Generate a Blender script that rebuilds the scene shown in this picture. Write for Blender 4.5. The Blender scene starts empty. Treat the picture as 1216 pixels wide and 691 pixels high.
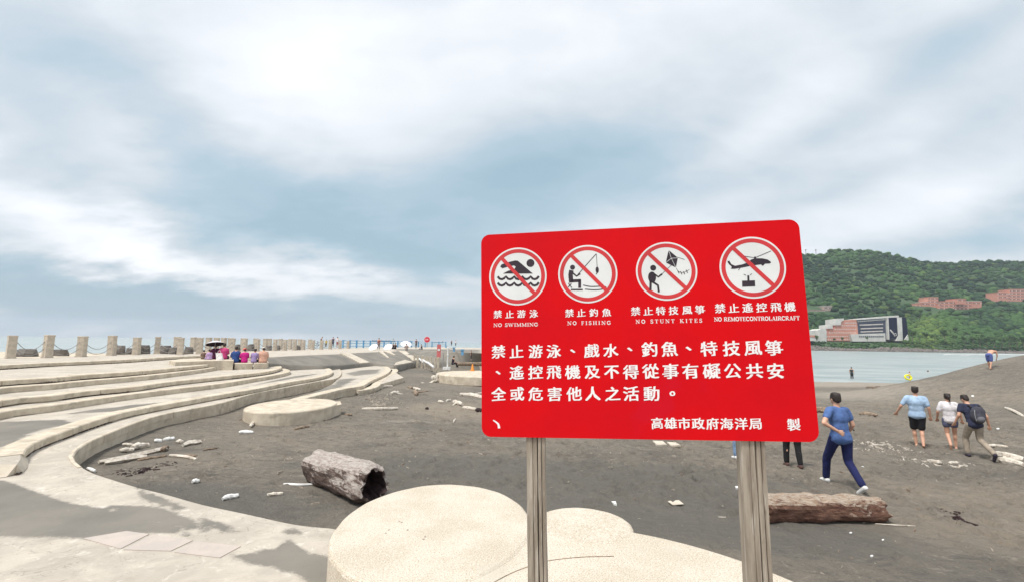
import bpy, bmesh, math, random
import numpy as np
from mathutils import Vector, Matrix, noise as mnoise
from mathutils.geometry import delaunay_2d_cdt
R = math.radians
rnd = random.Random(11)
SC = bpy.context.scene
COL = SC.collection

# ------------------------------------------------------------------ camera
W, HH, F = 1216.0, 691.0, 545.0
CAMH = 2.7
ROLL = math.atan(.0150)
PITCH = math.atan((407.1-HH/2)*math.cos(ROLL)/F)
C_R, S_R, C_P, S_P = math.cos(ROLL), math.sin(ROLL), math.cos(PITCH), math.sin(PITCH)
def ray(px, py):
    x = (px-W/2)/F; y = -(py-HH/2)/F
    xr = x*C_R-y*S_R; yr = x*S_R+y*C_R
    return Vector((xr, C_P-yr*S_P, S_P+yr*C_P))
cam_d = bpy.data.cameras.new('camera'); cam = bpy.data.objects.new('camera', cam_d); COL.objects.link(cam)
right = Vector((C_R, -S_R*S_P, S_R*C_P)); fwd = Vector((0, C_P, S_P)); up = right.cross(fwd)
cam.matrix_world = Matrix(((right.x, up.x, -fwd.x, 0), (right.y, up.y, -fwd.y, 0), (right.z, up.z, -fwd.z, CAMH), (0, 0, 0, 1)))
cam_d.sensor_width = 36; cam_d.lens = F/W*36; cam_d.clip_end = 60000; cam_d.clip_start = .05
SC.camera = cam
EYE = Vector((0, 0, CAMH))
def at(px, py, z):                      # the point of the level z seen at a pixel
    d = ray(px, py); k = (z-CAMH)/d.z
    return EYE+d*k
def atY(px, py, Y):                     # the point at distance Y
    d = ray(px, py); return EYE+d*(Y/d.y)

# ------------------------------------------------------------------ nodes
class NT:
    def __init__(s, nt): s.nt = nt; nt.nodes.clear()
    def n(s, t, **k):
        o = s.nt.nodes.new(t)
        for a, v in k.items(): setattr(o, a, v)
        return o
    def l(s, a, b): s.nt.links.new(a, b)
    def put(s, v, sock):
        if isinstance(v, bpy.types.NodeSocket): s.l(v, sock)
        else: sock.default_value = v
    def m(s, op, a, b=0.0, c=0.0, clamp=False):
        o = s.n('ShaderNodeMath', operation=op, use_clamp=clamp)
        s.put(a, o.inputs[0]); s.put(b, o.inputs[1]); s.put(c, o.inputs[2])
        return o.outputs[0]
    def mix(s, f, a, b, mode='MIX'):
        o = s.n('ShaderNodeMix', data_type='RGBA', blend_type=mode)
        s.put(f, o.inputs[0])
        s.put(a if isinstance(a, bpy.types.NodeSocket) else (*a[:3], 1), o.inputs[6])
        s.put(b if isinstance(b, bpy.types.NodeSocket) else (*b[:3], 1), o.inputs[7])
        return o.outputs[2]
    def noise(s, vec, scale, detail=4, rough=.55, dist=0, out=0):
        o = s.n('ShaderNodeTexNoise'); s.l(vec, o.inputs['Vector'])
        o.inputs['Scale'].default_value = scale; o.inputs['Detail'].default_value = detail
        o.inputs['Roughness'].default_value = rough; o.inputs['Distortion'].default_value = dist
        return o.outputs[out]
    def step(s, v, a, b):
        o = s.n('ShaderNodeMapRange', clamp=True, interpolation_type='SMOOTHSTEP')
        s.l(v, o.inputs[0]); o.inputs[1].default_value = a; o.inputs[2].default_value = b
        return o.outputs[0]
    def ramp(s, v, stops):
        o = s.n('ShaderNodeValToRGB'); s.l(v, o.inputs[0]); e = o.color_ramp.elements
        while len(e) < len(stops): e.new(.5)
        for i, (p, c) in enumerate(stops): e[i].position = p; e[i].color = (*c, 1)
        return o.outputs[0]

# ------------------------------------------------------------------ sky and light
SUN_EL, SUN_AZ = R(64), R(228)          # compass angle from +Y towards +X: behind the camera on its left
world = bpy.data.worlds.new('World'); SC.world = world; world.use_nodes = True
t = NT(world.node_tree)
tc = t.n('ShaderNodeTexCoord'); sep = t.n('ShaderNodeSeparateXYZ'); t.l(tc.outputs['Generated'], sep.inputs[0])
sx, sy, sz = sep.outputs
sky = t.n('ShaderNodeTexSky', sky_type='NISHITA', sun_disc=False, sun_elevation=SUN_EL, sun_rotation=SUN_AZ, air_density=1.2, dust_density=2.5, ozone_density=1.5)
az = t.m('ARCTAN2', sx, sy); el = t.m('ARCSINE', sz)
elp = t.m('MAXIMUM', sz, 0.0)
den = t.m('ADD', elp, .30)
cx = t.n('ShaderNodeCombineXYZ'); t.l(t.m('DIVIDE', sx, den), cx.inputs[0]); t.l(t.m('DIVIDE', sy, den), cx.inputs[1])
map1 = t.n('ShaderNodeMapping'); t.l(cx.outputs[0], map1.inputs[0]); map1.inputs['Rotation'].default_value = (0, 0, R(-28)); map1.inputs['Scale'].default_value = (1.15, 1.75, 1); map1.inputs['Location'].default_value = (3.1, .7, 0)
n1 = t.noise(map1.outputs[0], .9, 7, .52, .35)
n2 = t.noise(map1.outputs[0], 3.2, 6, .55, .5)
nv = t.m('ADD', t.m('MULTIPLY', t.m('SUBTRACT', n1, .5), .95), t.m('MULTIPLY', t.m('SUBTRACT', n2, .5), .34))
# warp the placed cloud banks with noise so that their edges are torn
wz = t.m('MULTIPLY', t.m('SUBTRACT', t.noise(map1.outputs[0], 1.7, 5, .6, out=0), .5), .16)
el2 = t.m('ADD', el, wz)
az2 = t.m('ADD', az, t.m('MULTIPLY', wz, 1.6))
dens = t.m('ADD', nv, .60)
BANKS = [(150,105,130,42,-.30,.2),(330,225,200,34,-.20,.1),(430,288,150,24,-.46,.12),(570,215,110,42,-.30,-.3),(690,225,170,34,-.26,-.15),(760,140,220,60,-.12,0),
         (60,356,170,26,-.62,0),(420,382,240,20,-.40,0),(280,362,120,22,-.2,0),(540,330,60,18,-.12,0),(1160,285,110,22,-.34,-.1),(1130,60,140,22,-.20,-.35),(1010,215,160,14,-.15,-.35),(60,30,80,30,-.12,0),
         (370,65,100,60,.20,.2),(165,175,60,24,.22,.3),(80,265,130,34,.34,.2),(170,300,90,16,.24,.2),(340,333,170,12,.26,.03),(900,165,60,22,.15,-.5),(960,100,260,45,.10,-.3),(250,398,110,4.5,.55,0),(720,35,200,40,.10,0),(1130,235,130,20,.16,-.25)]
for (bx, by, wx, wy, amp, tilt) in BANKS:
    d = ray(bx, by).normalized(); a0 = math.atan2(d.x, d.y); e0 = math.asin(d.z)
    k = 1/(1+((bx-608)/F)**2)
    wx_ = wx/F*k; wy_ = wy/F*math.sqrt(k)
    da = t.m('SUBTRACT', az2 if wy > 6 else az, a0); de = t.m('SUBTRACT', el2 if wy > 6 else el, e0)
    de = t.m('ADD', de, t.m('MULTIPLY', da, tilt))
    q = t.m('ADD', t.m('POWER', t.m('ABSOLUTE', t.m('DIVIDE', da, wx_)), 2.0), t.m('POWER', t.m('ABSOLUTE', t.m('DIVIDE', de, wy_)), 2.0))
    g = t.m('EXPONENT', t.m('MULTIPLY', q, -.5))
    dens = t.m('ADD', dens, t.m('MULTIPLY', g, amp))
cloud = t.ramp(dens, [(0.0, (.235,.335,.395)), (.22, (.30,.39,.45)), (.45, (.44,.48,.515)), (.70, (.585,.605,.632)), (1.0, (.74,.75,.765))])
CL = 6.3
cl = t.n('ShaderNodeVectorMath', operation='SCALE'); t.l(cloud, cl.inputs[0]); cl.inputs['Scale'].default_value = CL
col = t.mix(.94, sky.outputs[0], cl.outputs[0])
bg = t.n('ShaderNodeBackground'); t.l(col, bg.inputs[0]); bg.inputs[1].default_value = .10
wo = t.n('ShaderNodeOutputWorld'); t.l(bg.outputs[0], wo.inputs[0])
sd = bpy.data.lights.new('sun', 'SUN'); sd.energy = 1.5; sd.angle = R(14); sd.color = (1, .95, .88)
sun = bpy.data.objects.new('sun', sd); COL.objects.link(sun)
sun.rotation_euler = Vector((-math.sin(SUN_AZ)*math.cos(SUN_EL), -math.cos(SUN_AZ)*math.cos(SUN_EL), -math.sin(SUN_EL))).to_track_quat('-Z', 'Y').to_euler()
sun.location = (-20, -30, 60)
SC.view_settings.view_transform = 'Standard'; SC.view_settings.look = 'None'; SC.view_settings.exposure = 1.36; SC.view_settings.gamma = 1
SC.render.engine = 'CYCLES'; SC.cycles.use_denoising = True; SC.cycles.max_bounces = 6; SC.cycles.caustics_reflective = False; SC.cycles.caustics_refractive = False

# ------------------------------------------------------------------ materials
def mat(name, c1, c2=None, scale=6, rough=.85, bump=0., bscale=40, spots=None, lo=.35, hi=.65, metal=0., spec=.5, stretch=(1,1,1), bdist=.01, detail=5, coords='Object'):
    m = bpy.data.materials.new(name); m.use_nodes = True; t = NT(m.node_tree)
    tc = t.n('ShaderNodeTexCoord'); mp = t.n('ShaderNodeMapping'); t.l(tc.outputs[coords], mp.inputs[0]); mp.inputs['Scale'].default_value = stretch
    v = mp.outputs[0]
    b = t.n('ShaderNodeBsdfPrincipled'); o = t.n('ShaderNodeOutputMaterial'); t.l(b.outputs[0], o.inputs[0])
    b.inputs['Roughness'].default_value = rough; b.inputs['Metallic'].default_value = metal; b.inputs['Specular IOR Level'].default_value = spec
    c2 = c2 or tuple(x*.8 for x in c1)
    col = t.mix(t.step(t.noise(v, scale, detail, .6), lo, hi), c1, c2)
    for (sc, th, c, amt) in (spots or []):
        col = t.mix(t.m('MULTIPLY', t.step(t.noise(v, sc, 3, .6), th, th+.06), amt), col, c)
    t.l(col, b.inputs['Base Color'])
    if bump:
        bn = t.n('ShaderNodeBump'); bn.inputs['Strength'].default_value = bump; bn.inputs['Distance'].default_value = bdist
        t.l(t.noise(v, bscale, 6, .65), bn.inputs['Height']); t.l(bn.outputs[0], b.inputs['Normal'])
    m['nt'] = 1
    return m
M = {}
M['concrete'] = mat('pebble_wash_concrete', (.62,.555,.46), (.50,.44,.355), 2.2, .9, .35, 160, [(1.3,.60,(.36,.33,.29),.55),(150,.60,(.30,.25,.18),.5),(120,.62,(.72,.68,.60),.5)], bdist=.008)
M['stone'] = mat('washed_pebble_stone', (.60,.54,.445), (.52,.455,.36), 2.0, .9, .5, 130, [(85,.54,(.30,.22,.14),.65),(95,.57,(.84,.80,.73),.7),(1.1,.62,(.50,.46,.38),.5)], bdist=.008)
M['kerb'] = mat('kerb_concrete', (.62,.55,.44), (.48,.41,.315), 3, .9, .5, 90, [(2.2,.60,(.34,.30,.24),.6),(110,.60,(.30,.25,.18),.45)], bdist=.01)
M['post'] = mat('post_concrete', (.56,.49,.40), (.44,.385,.315), 5, .9, .4, 60, [(3,.6,(.25,.22,.19),.6)])
M['kerb_shade'] = mat('kerb_shade_debris', (.05,.035,.025), (.10,.07,.05), 9)  # near-black lumps that stand in for shade at the kerb feet
M['tile'] = mat('pink_tile', (.50,.43,.38), (.44,.39,.35), 4, .85, .2, 80, [(80,.6,(.33,.29,.25),.4)])
M['red'] = mat('red_board_paint', (.64,.0003,.004), (.58,.0003,.006), 3, .6, .05, 30, spec=.15, spots=[(2.5,.62,(.55,.004,.02),.45)])
M['white_print'] = mat('white_print', (.86,.84,.84), (.80,.78,.79), 20, .5)
M['disc_print'] = mat('pictogram_white', (.74,.75,.75), (.68,.70,.70), 8, .5)
M['ring_print'] = mat('pictogram_red', (.62,.03,.035), (.52,.03,.035), 8, .5)
M['black_print'] = mat('black_print', (.035,.02,.03), (.02,.012,.02), 8, .5)
M['board_back'] = mat('board_metal', (.45,.45,.45), (.35,.35,.35), 5, .45, metal=.7)
M['wood_post'] = mat('weathered_wood', (.36,.31,.25), (.23,.19,.15), 4, .85, .6, 18, [(5,.55,(.46,.42,.36),.6),(11,.66,(.10,.075,.055),.7)], stretch=(11,11,.9), bdist=.006)
M['drift'] = mat('bleached_driftwood', (.68,.63,.55), (.46,.40,.33), 12, .85, .5, 30, [(9,.62,(.2,.15,.11),.6)], stretch=(1,1,1))
M['drift_brown'] = mat('brown_driftwood', (.32,.24,.17), (.15,.105,.075), 10, .85, .5, 30)
M['debris'] = mat('pale_debris', (.40,.36,.30), (.28,.23,.18), 30, .85)
M['bark_grey0'] = mat('bleached_bark', (.50,.46,.42), (.22,.19,.17), 7, .9, 1.0, 16, [(5,.56,(.62,.59,.56),.7),(9,.60,(.07,.045,.035),.85)], stretch=(1,1,1), bdist=.04)
M['wood_red0'] = mat('red_brown_rotten_wood', (.20,.075,.05), (.09,.03,.022), 5, .85, 1.0, 14, [(6,.55,(.55,.47,.40),.8),(9,.60,(.05,.018,.014),.8)], stretch=(.55,1,1.4), bdist=.04)
M['hollow'] = mat('dark_hollow', (.022,.012,.013), (.05,.026,.026), 6, .8, .8, 12)  # near-black, for the open log end and black scraps
M['rock'] = mat('sea_rock', (.20,.18,.16), (.10,.09,.085), 2, .9, .7, 8, bdist=.1)
M['chain'] = mat('chain_metal', (.28,.27,.26), (.2,.19,.18), 9, .5)
M['blue_rail'] = mat('blue_paint', (.16,.38,.60), (.14,.34,.56), 3, .5)
M['skin'] = mat('skin', (.62,.36,.25), (.56,.31,.21), 6, .55)
M['hair'] = mat('black_hair', (.018,.012,.010), (.03,.02,.016), 30, .6, .5, 60)
def cloth(name, c, k=.72): return mat(name, c, tuple(x*k for x in c), 9, .9, .6, 9, bdist=.03)
M['metal_grey'] = mat('grey_metal', (.35,.35,.36), (.28,.28,.29), 5, .5)
M['white_paint'] = mat('white_paint', (.78,.78,.76), (.66,.66,.64), 4, .6)

def log_mat(name, under, under2, top, top2, sc=7, lo=.1, rot=0):
    # upward faces take the top colours, the others the under colours, broken by noise
    m = bpy.data.materials.new(name); m.use_nodes = True; t = NT(m.node_tree)
    ge = t.n('ShaderNodeNewGeometry'); tc = t.n('ShaderNodeTexCoord'); m0 = t.n('ShaderNodeMapping'); t.l(tc.outputs['Object'], m0.inputs[0]); m0.inputs['Rotation'].default_value = (0, 0, -rot); mp = t.n('ShaderNodeMapping'); t.l(m0.outputs[0], mp.inputs[0]); mp.inputs['Scale'].default_value = (.5, 2.2, 2.2); v = mp.outputs[0]
    b = t.n('ShaderNodeBsdfPrincipled'); o = t.n('ShaderNodeOutputMaterial'); t.l(b.outputs[0], o.inputs[0]); b.inputs['Roughness'].default_value = .9
    sp_ = t.n('ShaderNodeSeparateXYZ'); t.l(ge.outputs['Normal'], sp_.inputs[0])
    f = t.m('ADD', t.m('MULTIPLY', sp_.outputs[2], .62), t.m('MULTIPLY', t.m('SUBTRACT', t.noise(v, sc*.8, 8, .75, 1.2), .45), 2.1))
    c = t.mix(t.step(f, lo, lo+.3), t.mix(t.step(t.noise(v, sc, 5, .7), .35, .65), under, under2), t.mix(t.step(t.noise(v, sc*2.5, 5, .7), .4, .62), top, top2))
    c = t.mix(t.m('MULTIPLY', t.step(t.noise(v, sc*2.2, 6, .75, .8), .58, .64), .85), c, (.03,.018,.015))
    t.l(c, b.inputs['Base Color']); bn = t.n('ShaderNodeBump'); bn.inputs['Strength'].default_value = 1; bn.inputs['Distance'].default_value = .04
    t.l(t.noise(v, 16, 8, .75, .4), bn.inputs['Height']); t.l(bn.outputs[0], b.inputs['Normal']); return m
M['bark_grey'] = log_mat('bleached_bark', (.060,.032,.026), (.19,.135,.11), (.54,.49,.445), (.34,.275,.24), lo=.08, rot=R(-28))
M['wood_red'] = log_mat('red_brown_rotten_wood', (.11,.045,.030), (.22,.115,.075), (.50,.42,.34), (.34,.235,.16), lo=.30)

# sand: dark volcanic grey with pale shell and wood grit, footprints in the bump
def sand_nodes(t, v):
    big = t.noise(v, .22, 5, .6); mid = t.noise(v, 1.4, 6, .65, .4); fine = t.noise(v, 55, 4, .7)
    c = t.mix(t.step(big, .38, .62), (.188,.168,.140), (.245,.212,.170))
    c = t.mix(t.m('MULTIPLY', t.step(mid, .48, .66), .55), c, (.130,.121,.106))
    c = t.mix(t.m('MULTIPLY', t.step(t.noise(v, 3.7, 5, .7, .8), .57, .66), .45), c, (.36,.32,.27))
    mp = t.n('ShaderNodeMapping'); t.l(v, mp.inputs[0]); mp.inputs['Scale'].default_value = (1, 2.6, 1); mp.inputs['Rotation'].default_value = (0, 0, R(12))
    c = t.mix(t.m('MULTIPLY', t.step(t.noise(mp.outputs[0], 2.4, 8, .78, .7), .50, .62), .65), c, (.105,.097,.085))
    c = t.mix(t.m('MULTIPLY', t.step(t.noise(mp.outputs[0], 5.5, 7, .78, .5), .56, .66), .5), c, (.38,.345,.29))
    c = t.mix(t.m('MULTIPLY', t.step(fine, .58, .72), .45), c, (.32,.29,.25))
    c = t.mix(t.m('MULTIPLY', t.step(t.noise(v, 90, 2, .6), .60, .68), .5), c, (.045,.042,.04))
    return c
def sand_bump(t, v, b, k=1.0):
    vo = t.n('ShaderNodeTexVoronoi', feature='SMOOTH_F1'); t.l(v, vo.inputs['Vector']); vo.inputs['Scale'].default_value = 2.6
    h = t.m('ADD', t.m('MULTIPLY', vo.outputs[0], .5*k), t.m('ADD', t.m('MULTIPLY', t.noise(v, 6, 8, .7), .8), t.m('MULTIPLY', t.noise(v, 45, 4, .7), .12)))
    bn = t.n('ShaderNodeBump'); bn.inputs['Strength'].default_value = 1.; bn.inputs['Distance'].default_value = .15
    t.l(h, bn.inputs['Height']); t.l(bn.outputs[0], b.inputs['Normal'])
m = bpy.data.materials.new('dark_beach_sand'); m.use_nodes = True; t = NT(m.node_tree)
ge = t.n('ShaderNodeNewGeometry'); v = ge.outputs['Position']
b = t.n('ShaderNodeBsdfPrincipled'); o = t.n('ShaderNodeOutputMaterial'); t.l(b.outputs[0], o.inputs[0]); b.inputs['Roughness'].default_value = .9; b.inputs['Specular IOR Level'].default_value = .25
at_ = t.n('ShaderNodeAttribute', attribute_name='mask')
sepm = t.n('ShaderNodeSeparateColor'); t.l(at_.outputs['Color'], sepm.inputs[0])
c = sand_nodes(t, v)
nz = t.m('MULTIPLY', t.m('SUBTRACT', t.noise(v, 2.2, 6, .7), .5), .7)
c = t.mix(t.m('MULTIPLY', t.step(t.m('ADD', sepm.outputs[0], nz), .35, .75), .75), c, (.36,.32,.265))   # pale dry sand
c = t.mix(t.m('MULTIPLY', t.step(t.m('ADD', sepm.outputs[1], nz), .30, .80), .70), c, (.142,.136,.120))  # smooth damp grey sand
c = t.mix(t.m('MULTIPLY', t.step(t.m('ADD', sepm.outputs[2], nz), .30, .80), .7), c, (.30,.255,.20))   # brown grit
t.l(c, b.inputs['Base Color'])
sand_bump(t, v, b)
M['sand'] = m
m = bpy.data.materials.new('sandy_pavement'); m.use_nodes = True; t = NT(m.node_tree)
ge = t.n('ShaderNodeNewGeometry'); v = ge.outputs['Position']
b = t.n('ShaderNodeBsdfPrincipled'); o = t.n('ShaderNodeOutputMaterial'); t.l(b.outputs[0], o.inputs[0]); b.inputs['Roughness'].default_value = .9; b.inputs['Specular IOR Level'].default_value = .25
conc = t.mix(t.step(t.noise(v, 1.5, 6, .65, .5), .38, .62), (.53,.48,.41), (.43,.39,.335))
conc = t.mix(t.m('MULTIPLY', t.step(t.noise(v, 140, 3, .6), .56, .64), .45), conc, (.30,.25,.18))
conc = t.mix(t.m('MULTIPLY', t.step(t.noise(v, 5, 6, .7, 1.0), .56, .66), .5), conc, (.70,.66,.59))
conc = t.mix(t.m('MULTIPLY', t.step(t.noise(v, 3.1, 8, .8, .9), .50, .66), .42), conc, (.33,.29,.24))
vc = t.n('ShaderNodeTexVoronoi', feature='DISTANCE_TO_EDGE'); t.l(t.noise(v, .9, 4, .6, .4, out=1), vc.inputs['Vector']); vc.inputs['Scale'].default_value = 4.0
conc = t.mix(t.m('MULTIPLY', t.m('SUBTRACT', 1.0, t.step(vc.outputs[0], .0, .012)), .45), conc, (.20,.17,.14))
at_ = t.n('ShaderNodeAttribute', attribute_name='mask'); sepm = t.n('ShaderNodeSeparateColor'); t.l(at_.outputs['Color'], sepm.inputs[0])
nz = t.m('MULTIPLY', t.m('SUBTRACT', t.noise(v, 2.6, 8, .75, .3), .5), .6)
fac = t.m('MULTIPLY', t.step(t.m('ADD', sepm.outputs[0], t.m('ADD', nz, t.m('MULTIPLY', t.m('SUBTRACT', t.noise(v, 22, 9, .9), .5), 1.5))), .30, .75), t.step(t.noise(v, 9, 7, .8), .18, .42))
sc_ = t.mix(t.step(t.noise(v, .8, 6, .6), .35, .65), (.175,.165,.145), (.235,.215,.185))
sc_ = t.mix(t.m('MULTIPLY', t.step(t.noise(v, 70, 3, .7), .6, .7), .5), sc_, (.10,.095,.09))
t.l(t.mix(fac, conc, sc_), b.inputs['Base Color'])
bn = t.n('ShaderNodeBump'); bn.inputs['Strength'].default_value = .45; bn.inputs['Distance'].default_value = .012
t.l(t.m('ADD', t.noise(v, 90, 5, .7), t.m('MULTIPLY', fac, 1.2)), bn.inputs['Height']); t.l(bn.outputs[0], b.inputs['Normal'])
M['pave'] = m
m = bpy.data.materials.new('sea_water'); m.use_nodes = True; t = NT(m.node_tree)
ge = t.n('ShaderNodeNewGeometry'); mp = t.n('ShaderNodeMapping'); t.l(ge.outputs['Position'], mp.inputs[0]); mp.inputs['Scale'].default_value = (.35, 1, 1)
v = mp.outputs[0]
b = t.n('ShaderNodeBsdfPrincipled'); o = t.n('ShaderNodeOutputMaterial'); t.l(b.outputs[0], o.inputs[0]); b.inputs['Roughness'].default_value = .28; b.inputs['IOR'].default_value = 1.33
t.l(t.mix(t.step(t.noise(v, .16, 8, .7), .42, .60), (.27,.325,.33), (.40,.445,.44)), b.inputs['Base Color'])
bn = t.n('ShaderNodeBump'); bn.inputs['Strength'].default_value = .8; bn.inputs['Distance'].default_value = .5
t.l(t.m('ADD', t.noise(v, .45, 7, .65), t.m('MULTIPLY', t.noise(v, .09, 4, .6), 2)), bn.inputs['Height']); t.l(bn.outputs[0], b.inputs['Normal'])
M['sea'] = m

# ------------------------------------------------------------------ object helpers
def tag(o, label=None, cat=None, group=None, kind=None):
    for k, v in (('label', label), ('category', cat), ('group', group), ('kind', kind)):
        if v: o[k] = v
    return o
def empty(name, loc, label, cat, group=None, rz=0):
    o = bpy.data.objects.new(name, None); COL.objects.link(o); o.location = loc; o.rotation_euler = (0, 0, rz); o.empty_display_size = .1
    return tag(o, label, cat, group)
def link(name, me, m=None, parent=None, smooth=False, loc=None):
    o = bpy.data.objects.new(name, me); COL.objects.link(o)
    if m is not None and not me.materials: me.materials.append(m)
    if parent: o.parent = parent
    if loc is not None: o.location = loc
    if smooth: me.shade_smooth()
    return o
def mesh(name, bm, m=None, parent=None, smooth=False, loc=None):
    me = bpy.data.meshes.new(name); bm.to_mesh(me); bm.free()
    return link(name, me, m, parent, smooth, loc)
def pydata(name, vs, fs, m=None, parent=None, smooth=False, loc=None):
    me = bpy.data.meshes.new(name); me.from_pydata([tuple(v) for v in vs], [], fs); me.update()
    return link(name, me, m, parent, smooth, loc)
def poly_area(p): return .5*sum(p[i][0]*p[(i+1) % len(p)][1]-p[(i+1) % len(p)][0]*p[i][1] for i in range(len(p)))
def prism(bm, pts, z0, z1):             # pts ccw or cw, xy; closed solid
    p = [(q[0], q[1]) for q in pts]
    if poly_area(p) < 0: p = p[::-1]
    a = [bm.verts.new((x, y, z0)) for x, y in p]; b = [bm.verts.new((x, y, z1)) for x, y in p]
    n = len(p)
    for i in range(n): bm.faces.new((a[i], a[(i+1) % n], b[(i+1) % n], b[i]))
    bm.faces.new(b); bm.faces.new(a[::-1])
def box(bm, x0, x1, y0, y1, z0, z1, mtx=None):
    r = bmesh.ops.create_cube(bm, size=1)['verts']
    for v in r:
        v.co = Vector((x0+(v.co.x+.5)*(x1-x0), y0+(v.co.y+.5)*(y1-y0), z0+(v.co.z+.5)*(z1-z0)))
        if mtx: v.co = mtx @ v.co
    return r
def frame(d):
    d = d.normalized(); a = Vector((0, 0, 1)) if abs(d.z) < .9 else Vector((1, 0, 0))
    x = a.cross(d).normalized(); return x, d.cross(x).normalized()
def tube(bm, pts, rs, seg=8, cap=True, jit=0.):
    pts = [Vector(p) for p in pts]; rs = rs if hasattr(rs, '__len__') else [rs]*len(pts)
    rings = []; x0 = None
    for i, p in enumerate(pts):
        d = (pts[min(i+1, len(pts)-1)]-pts[max(i-1, 0)])
        if d.length < 1e-9: d = Vector((0, 0, 1))
        d.normalize()
        if x0 is None: x, y = frame(d)
        else: x = (x0-d*x0.dot(d)).normalized(); y = d.cross(x)
        x0 = x
        ring = []
        for k in range(seg):
            a = 2*math.pi*k/seg; r = rs[i]*(1+jit*(rnd.random()-.5))
            ring.append(bm.verts.new(p+x*(math.cos(a)*r)+y*(math.sin(a)*r)))
        rings.append(ring)
    for i in range(len(rings)-1):
        for k in range(seg): bm.faces.new((rings[i][k], rings[i][(k+1) % seg], rings[i+1][(k+1) % seg], rings[i+1][k]))
    if cap: bm.faces.new(rings[0][::-1]); bm.faces.new(rings[-1])
def ball(bm, c, r, sub=2, rot=None):
    r = r if hasattr(r, '__len__') else (r, r, r)
    vs = bmesh.ops.create_icosphere(bm, subdivisions=sub, radius=1)['verts']
    for v in vs:
        q = Vector((v.co.x*r[0], v.co.y*r[1], v.co.z*r[2]))
        if rot: q = rot @ q
        v.co = q+Vector(c)
    return vs
def spline(pts, n=6):
    """Catmull-Rom through points"""
    P = [Vector(p) for p in pts]; out = []
    for i in range(len(P)-1):
        a, b, c, d = P[max(i-1, 0)], P[i], P[i+1], P[min(i+2, len(P)-1)]
        for k in range(n):
            s = k/n
            out.append(.5*((2*b)+(c-a)*s+(2*a-5*b+4*c-d)*s*s+(3*b-a-3*c+d)*s**3))
    out.append(P[-1]); return out
def npnoise(x, y, seed=0):
    """smooth value noise on numpy arrays"""
    xi = np.floor(x).astype(np.int64); yi = np.floor(y).astype(np.int64); fx = x-xi; fy = y-yi
    fx = fx*fx*(3-2*fx); fy = fy*fy*(3-2*fy)
    def h(a, b):
        n = (a*374761393+b*668265263+seed*982451653) & 0xffffffff
        n = ((n ^ (n >> 13))*1274126177) & 0xffffffff
        return ((n ^ (n >> 16)) & 0xffff)/65535.
    return (h(xi, yi)*(1-fx)+h(xi+1, yi)*fx)*(1-fy)+(h(xi, yi+1)*(1-fx)+h(xi+1, yi+1)*fx)*fy
def fbm(x, y, sc, oc=4, seed=0):
    s = 0; a = 1.; tot = 0
    for i in range(oc): s = s+a*(npnoise(x*sc, y*sc, seed+i)-.5); tot += a; a *= .5; sc *= 2.03
    return s/tot*2
def sstep(a, b, x):
    t_ = np.clip((x-a)/(b-a), 0, 1); return t_*t_*(3-2*t_)
def inpoly(x, y, P):
    r = np.zeros(np.shape(x), bool); n = len(P)
    for i in range(n):
        x0, y0 = P[i][0], P[i][1]; x1, y1 = P[(i+1) % n][0], P[(i+1) % n][1]
        if y0 == y1: continue
        c_ = ((y0 > y) != (y1 > y)) & (x < (x1-x0)*(y-y0)/(y1-y0)+x0); r ^= c_
    return r

# ================================================================== THE SETTING
Z = [1.6, 1.45, 1.30, 1.15, 1.0, .85, .70]       # deck and the six steps down
def shore_s(x, y):
    s1 = 50-y+1.2*np.sin(x*.21); s2 = ((28-x)*3-(y-50))*.316
    d = s1-s2; h = np.clip(.5+.5*d/8., 0, 1)
    return s2*(1-h)+s1*h+8*h*(1-h)
def zsand(x, y):
    x = np.asarray(x, float); y = np.asarray(y, float)
    s = shore_s(x, y)
    zb = .44-.58*sstep(-2.5, 13, x)-.10*sstep(12, 24, x)
    beach = -1+.030*np.clip(s, -60, 400)
    beach = np.where(s < 0, -1+.05*s, beach)
    k = .25; h = np.clip(.5+.5*(beach-zb)/k, 0, 1); z = beach*(1-h)+zb*h-k*h*(1-h)
    # the dune at the right
    rid = -.5+2.6*sstep(21.0, 36.0, x)+1.3*sstep(33, 70, x)
    crest = 28.5+.15*(x-28); d = (y-crest)
    prof = np.where(d < 0, np.exp(-(d/9.5)**2), np.exp(-(d/5.5)**2))
    dz = np.maximum(rid+1.0, 0)*prof*sstep(19, 27, x)
    z = z+dz
    z = z+.055*fbm(x, y, .35, 3, 5)*sstep(.2, 1, z+1.6)+.02*fbm(x, y, 1.6, 3, 9)
    return z
def hit(px, py):
    d = ray(px, py); k = .5
    kk = np.geomspace(2., 700, 700); zz = CAMH+d.z*kk-zsand(d.x*kk, d.y*kk)
    i = np.argmax(zz < 0)
    if i == 0: return at(px, py, -1)
    a, b = kk[i-1], kk[i]
    for _ in range(25):
        c_ = (a+b)/2
        if CAMH+d.z*c_-float(zsand(d.x*c_, d.y*c_)) < 0: b = c_
        else: a = c_
    p = EYE+d*b; return Vector((p.x, p.y, float(zsand(p.x, p.y))))

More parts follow.
